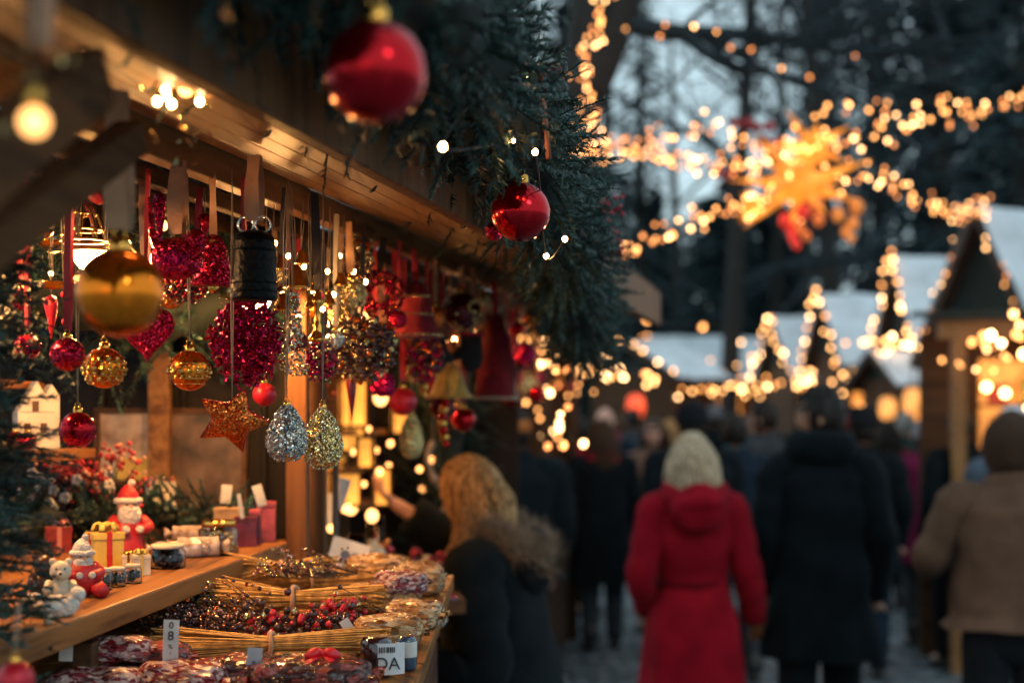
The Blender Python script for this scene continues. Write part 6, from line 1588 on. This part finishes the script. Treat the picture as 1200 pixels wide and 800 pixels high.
# ------------------------------------------------------------------ trees
LEAFDARK = plain('dark conifer foliage', (.008, .026, .031), .8, 0, .5, 1.2, 0, c2=(.024, .062, .072))  # blue-grey haze of the distance is mixed into this base colour
TWIG = plain('bare twigs', (.014, .026, .032), .9, 0, .3, 2, 0)  # teal of the hazy backdrop put into the twig colour
def branch(mb, p, d, ln, r, depth, rnd, up=.15, nseg=5, thin=.0):
    pts = [p]; rs = [r]; q = p; dd = d.normalized()
    for i in range(nseg):
        dd = (dd + Vector((rnd.gauss(0, .16), rnd.gauss(0, .16), rnd.gauss(0, .13) + up * .12))).normalized()
        q = q + dd * ln / nseg; pts.append(q); rs.append(r * (1 - .6 * (i + 1) / nseg))
    mb.tube(pts, rs, 6 if depth > 1 else 3, False)
    if depth == 0: return
    for i in range(rnd.randint(4, 6)):
        j = rnd.randint(1, nseg); s, u = frame(dd); a = rnd.random() * 6.283
        nd_ = (dd * .7 + (s * cos(a) + u * sin(a)) * rnd.uniform(.5, 1.0))
        branch(mb, pts[j], nd_, ln * rnd.uniform(.45, .7), max(rs[j] * .42, thin), depth - 1, rnd, up, 4, thin)
def bare_tree(label, px, d, h, r, seed, crown_from=.4, depth=4, lean=0, n=9, spread=1.0, group='bare trees behind the huts', thin=.005):
    b = P(px, 485, d); t = thing('bare_tree', label, 'tree', (b.x, d, 0), group=group); rnd = random.Random(seed)
    pts = spline([(0, 0, 0), (lean * .3, 0, h * .35), (lean * .8, .1, h * .7), (lean, 0, h)], 14); 
    MB().tube(pts, [r * (1 - .75 * i / 14) * (1.25 if i == 0 else 1) for i in range(15)], 12).rough(r * .12, 2 / r * .4).build('trunk', BARK, t)
    mb = MB()
    for i in range(n):
        u = crown_from + (1 - crown_from) * i / n; j = min(13, int(u * 14)); a = i * 2.4 + rnd.random()
        branch(mb, pts[j], Vector((cos(a) * spread, sin(a) * spread, rnd.uniform(.3, .8))), h * rnd.uniform(.28, .42) * (1.15 - u * .5), r * .42 * (1.1 - u * .6), depth - 1, rnd, .2, 5, thin)
    mb.build('crown', TWIG, t); return t
# the big tree whose trunk carries the bulbs
b = P(672, 485, 10.2); t = thing('bare_tree', 'big dark tree with a forked trunk wound with bulbs', 'tree', (b.x, b.y, 0))
def L3(px, py, d=10.2): return P(px, py, d) - Vector((b.x, b.y, 0))
tb = MB(); tb.tube(spline([Vector((-.62, 0, 0)), L3(588, 470), L3(640, 320), L3(668, 200), L3(678, 120), L3(690, 40), L3(700, -90), L3(690, -260)], 26), [.22 - .0035 * i for i in range(27)], 16); tb.tube(spline([L3(684, 110), L3(715, 40), L3(750, -40), L3(800, -160)], 12), [.16, .15, .145, .14, .135, .13, .12, .11, .1, .09, .08, .07, .06], 12); tb.rough(.03, 4); tb.build('trunk', BARK, t)
rnd = random.Random(5); cb = MB()
def bough(pts, r0, n, dep=2, ln=1.1):
    pp = spline(pts, 18); cb.tube(pp, [r0 * (1 - .8 * i / 18) for i in range(19)], 8)
    for i in range(n):
        j = rnd.randint(3, 18); a = rnd.random() * 6.283
        branch(cb, pp[j], Vector((rnd.uniform(.1, 1), rnd.uniform(-.6, .6), rnd.uniform(-.5, .9))), ln * rnd.uniform(.5, 1), r0 * .3, dep, rnd, .05, 4, .006)
bough([L3(725, 25), L3(790, 38, 10.3), L3(880, 42, 10.6), L3(990, 60, 11), L3(1110, 52, 11.4)], .085, 13)
bough([L3(800, 40, 10.3), L3(850, 75, 10.2), L3(930, 92, 10.2), L3(1010, 120, 10.3)], .05, 9)
bough([L3(765, -40), L3(860, -70, 11), L3(960, -40, 11.5), L3(1080, -80, 12)], .08, 12)
bough([L3(690, -20), L3(640, -90), L3(560, -160), L3(470, -220)], .08, 8)
bough([L3(750, -60), L3(790, -160, 10.6), L3(860, -260, 11)], .08, 10)
cb.build('crown', TWIG, t)
def conifer(label, px, d, h, r, n, seed, base=.6, name='conifer'):
    b = P(px, 485, d); t = thing(name, label, 'tree', (b.x, d, 0), group='dark conifers beyond the huts'); rnd = random.Random(seed); mb = MB()
    for i in range(n):
        u = rnd.random() ** 1.3; z = base + (h - base) * u; q = r * (1 - u) ** .8 * (.75 + .25 * sin(z * 5 + seed)) * rnd.random() ** .45 + .05; a = rnd.random() * 6.283
        p = Vector((q * cos(a), q * sin(a), z - q * .35)); o = Vector((cos(a), sin(a), -.4)); s = Vector((-sin(a), cos(a), 0)); l = rnd.uniform(.25, .6) * (.5 + .5 * r / 2)
        mb.add([p - s * l * .28, p + o * l * .5 + s * l * .12, p + o * l + Vector((0, 0, rnd.uniform(-.1, .1))), p + s * l * .3], [(0, 1, 2, 3)])
    mb.build('crown', LEAFDARK, t); MB().tube([(0, 0, 0), (0, 0, h * .9)], [.02 * h, .02], 8).build('trunk', BARK, t)
conifer('tall dark conifer rising behind the light chains by the big trunk', 750, 27, 11, .85, 1800, 1)
conifer('dark conifer beside the small hut', 690, 30, 7, 1.4, 1600, 2)
conifer('dark conifer standing behind the tall hut gable', 1105, 22, 12, 1.7, 2600, 3)
conifer('dark conifer at the frame edge behind the tall hut', 1195, 20, 11.5, 1.7, 2600, 4)
conifer('slim dark conifer beyond the steep hut', 1030, 29, 13.5, 1.8, 2600, 5)
conifer('dark low conifer above the broad snowy roof', 835, 31, 6.5, 2.0, 2200, 6)
# fir trees dressed with bulbs by the tall hut
conifer('dark fir by the tall hut, in front of its gable', 1158, 12.9, 3.4, .55, 1400, 7, .2, 'fir_tree')
for i, (lab, px, d, h, r, lean) in enumerate((('bare tree spreading fine twigs over the gap of pale sky', 850, 24, 13, .2, .6), ('bare tree leaning over the narrow huts', 985, 26, 14, .24, -.8), ('slender bare tree between two conifers', 905, 32, 13, .17, .3), ('bare tree with a dense crown above the steep hut', 1070, 30, 15, .25, .5), ('thick bare tree beyond the frame edge hut', 1165, 27, 15, .28, -.4), ('bare tree half lost behind the big dark trunk', 705, 33, 14, .22, .2), ('far bare tree with a low fork', 800, 38, 12, .2, -.3), ('far bare tree with crowded thin boughs', 940, 40, 15, .22, .4))):
    bare_tree(lab, px, d, h, r, 60 + i, .3, 3 if px < 1000 else 4, lean, 5 if px < 960 else 9)
# the wood beyond, one mass
rnd = random.Random(99); mb = MB()
for i in range(120):
    d = rnd.uniform(40, 60); px = rnd.uniform(380, 1420); hi = 8.9 if 690 < px < 945 else 22
    if 640 < px <= 690: hi = 14
    h = hi * rnd.uniform(.75, 1.1); x = (px - 600) / F * d; r = rnd.uniform(1.5, 2.6)
    for k in range(420):
        u = rnd.random(); z = h * u; q = r * (1 - u) ** .6 * rnd.random() ** .5; a = rnd.random() * 6.283
        p = Vector((x + q * cos(a), d + q * sin(a), z)); v = Vector((rnd.gauss(0, 1), rnd.gauss(0, .5), rnd.gauss(0, .7))).normalized(); s = frame(v)[0]; l = rnd.uniform(.4, 1.0)
        mb.add([p - v * l * .5, p + s * l * .22, p + v * l * .5, p - s * l * .22], [(0, 1, 2, 3)])
    mb.tube([(x, d, 0), (x, d, h)], [.2, .03], 5, False)
o = mb.build('far_wood', LEAFDARK); o['kind'] = 'stuff'; o['label'] = 'dark wood of conifers and bare trees closing off the square'
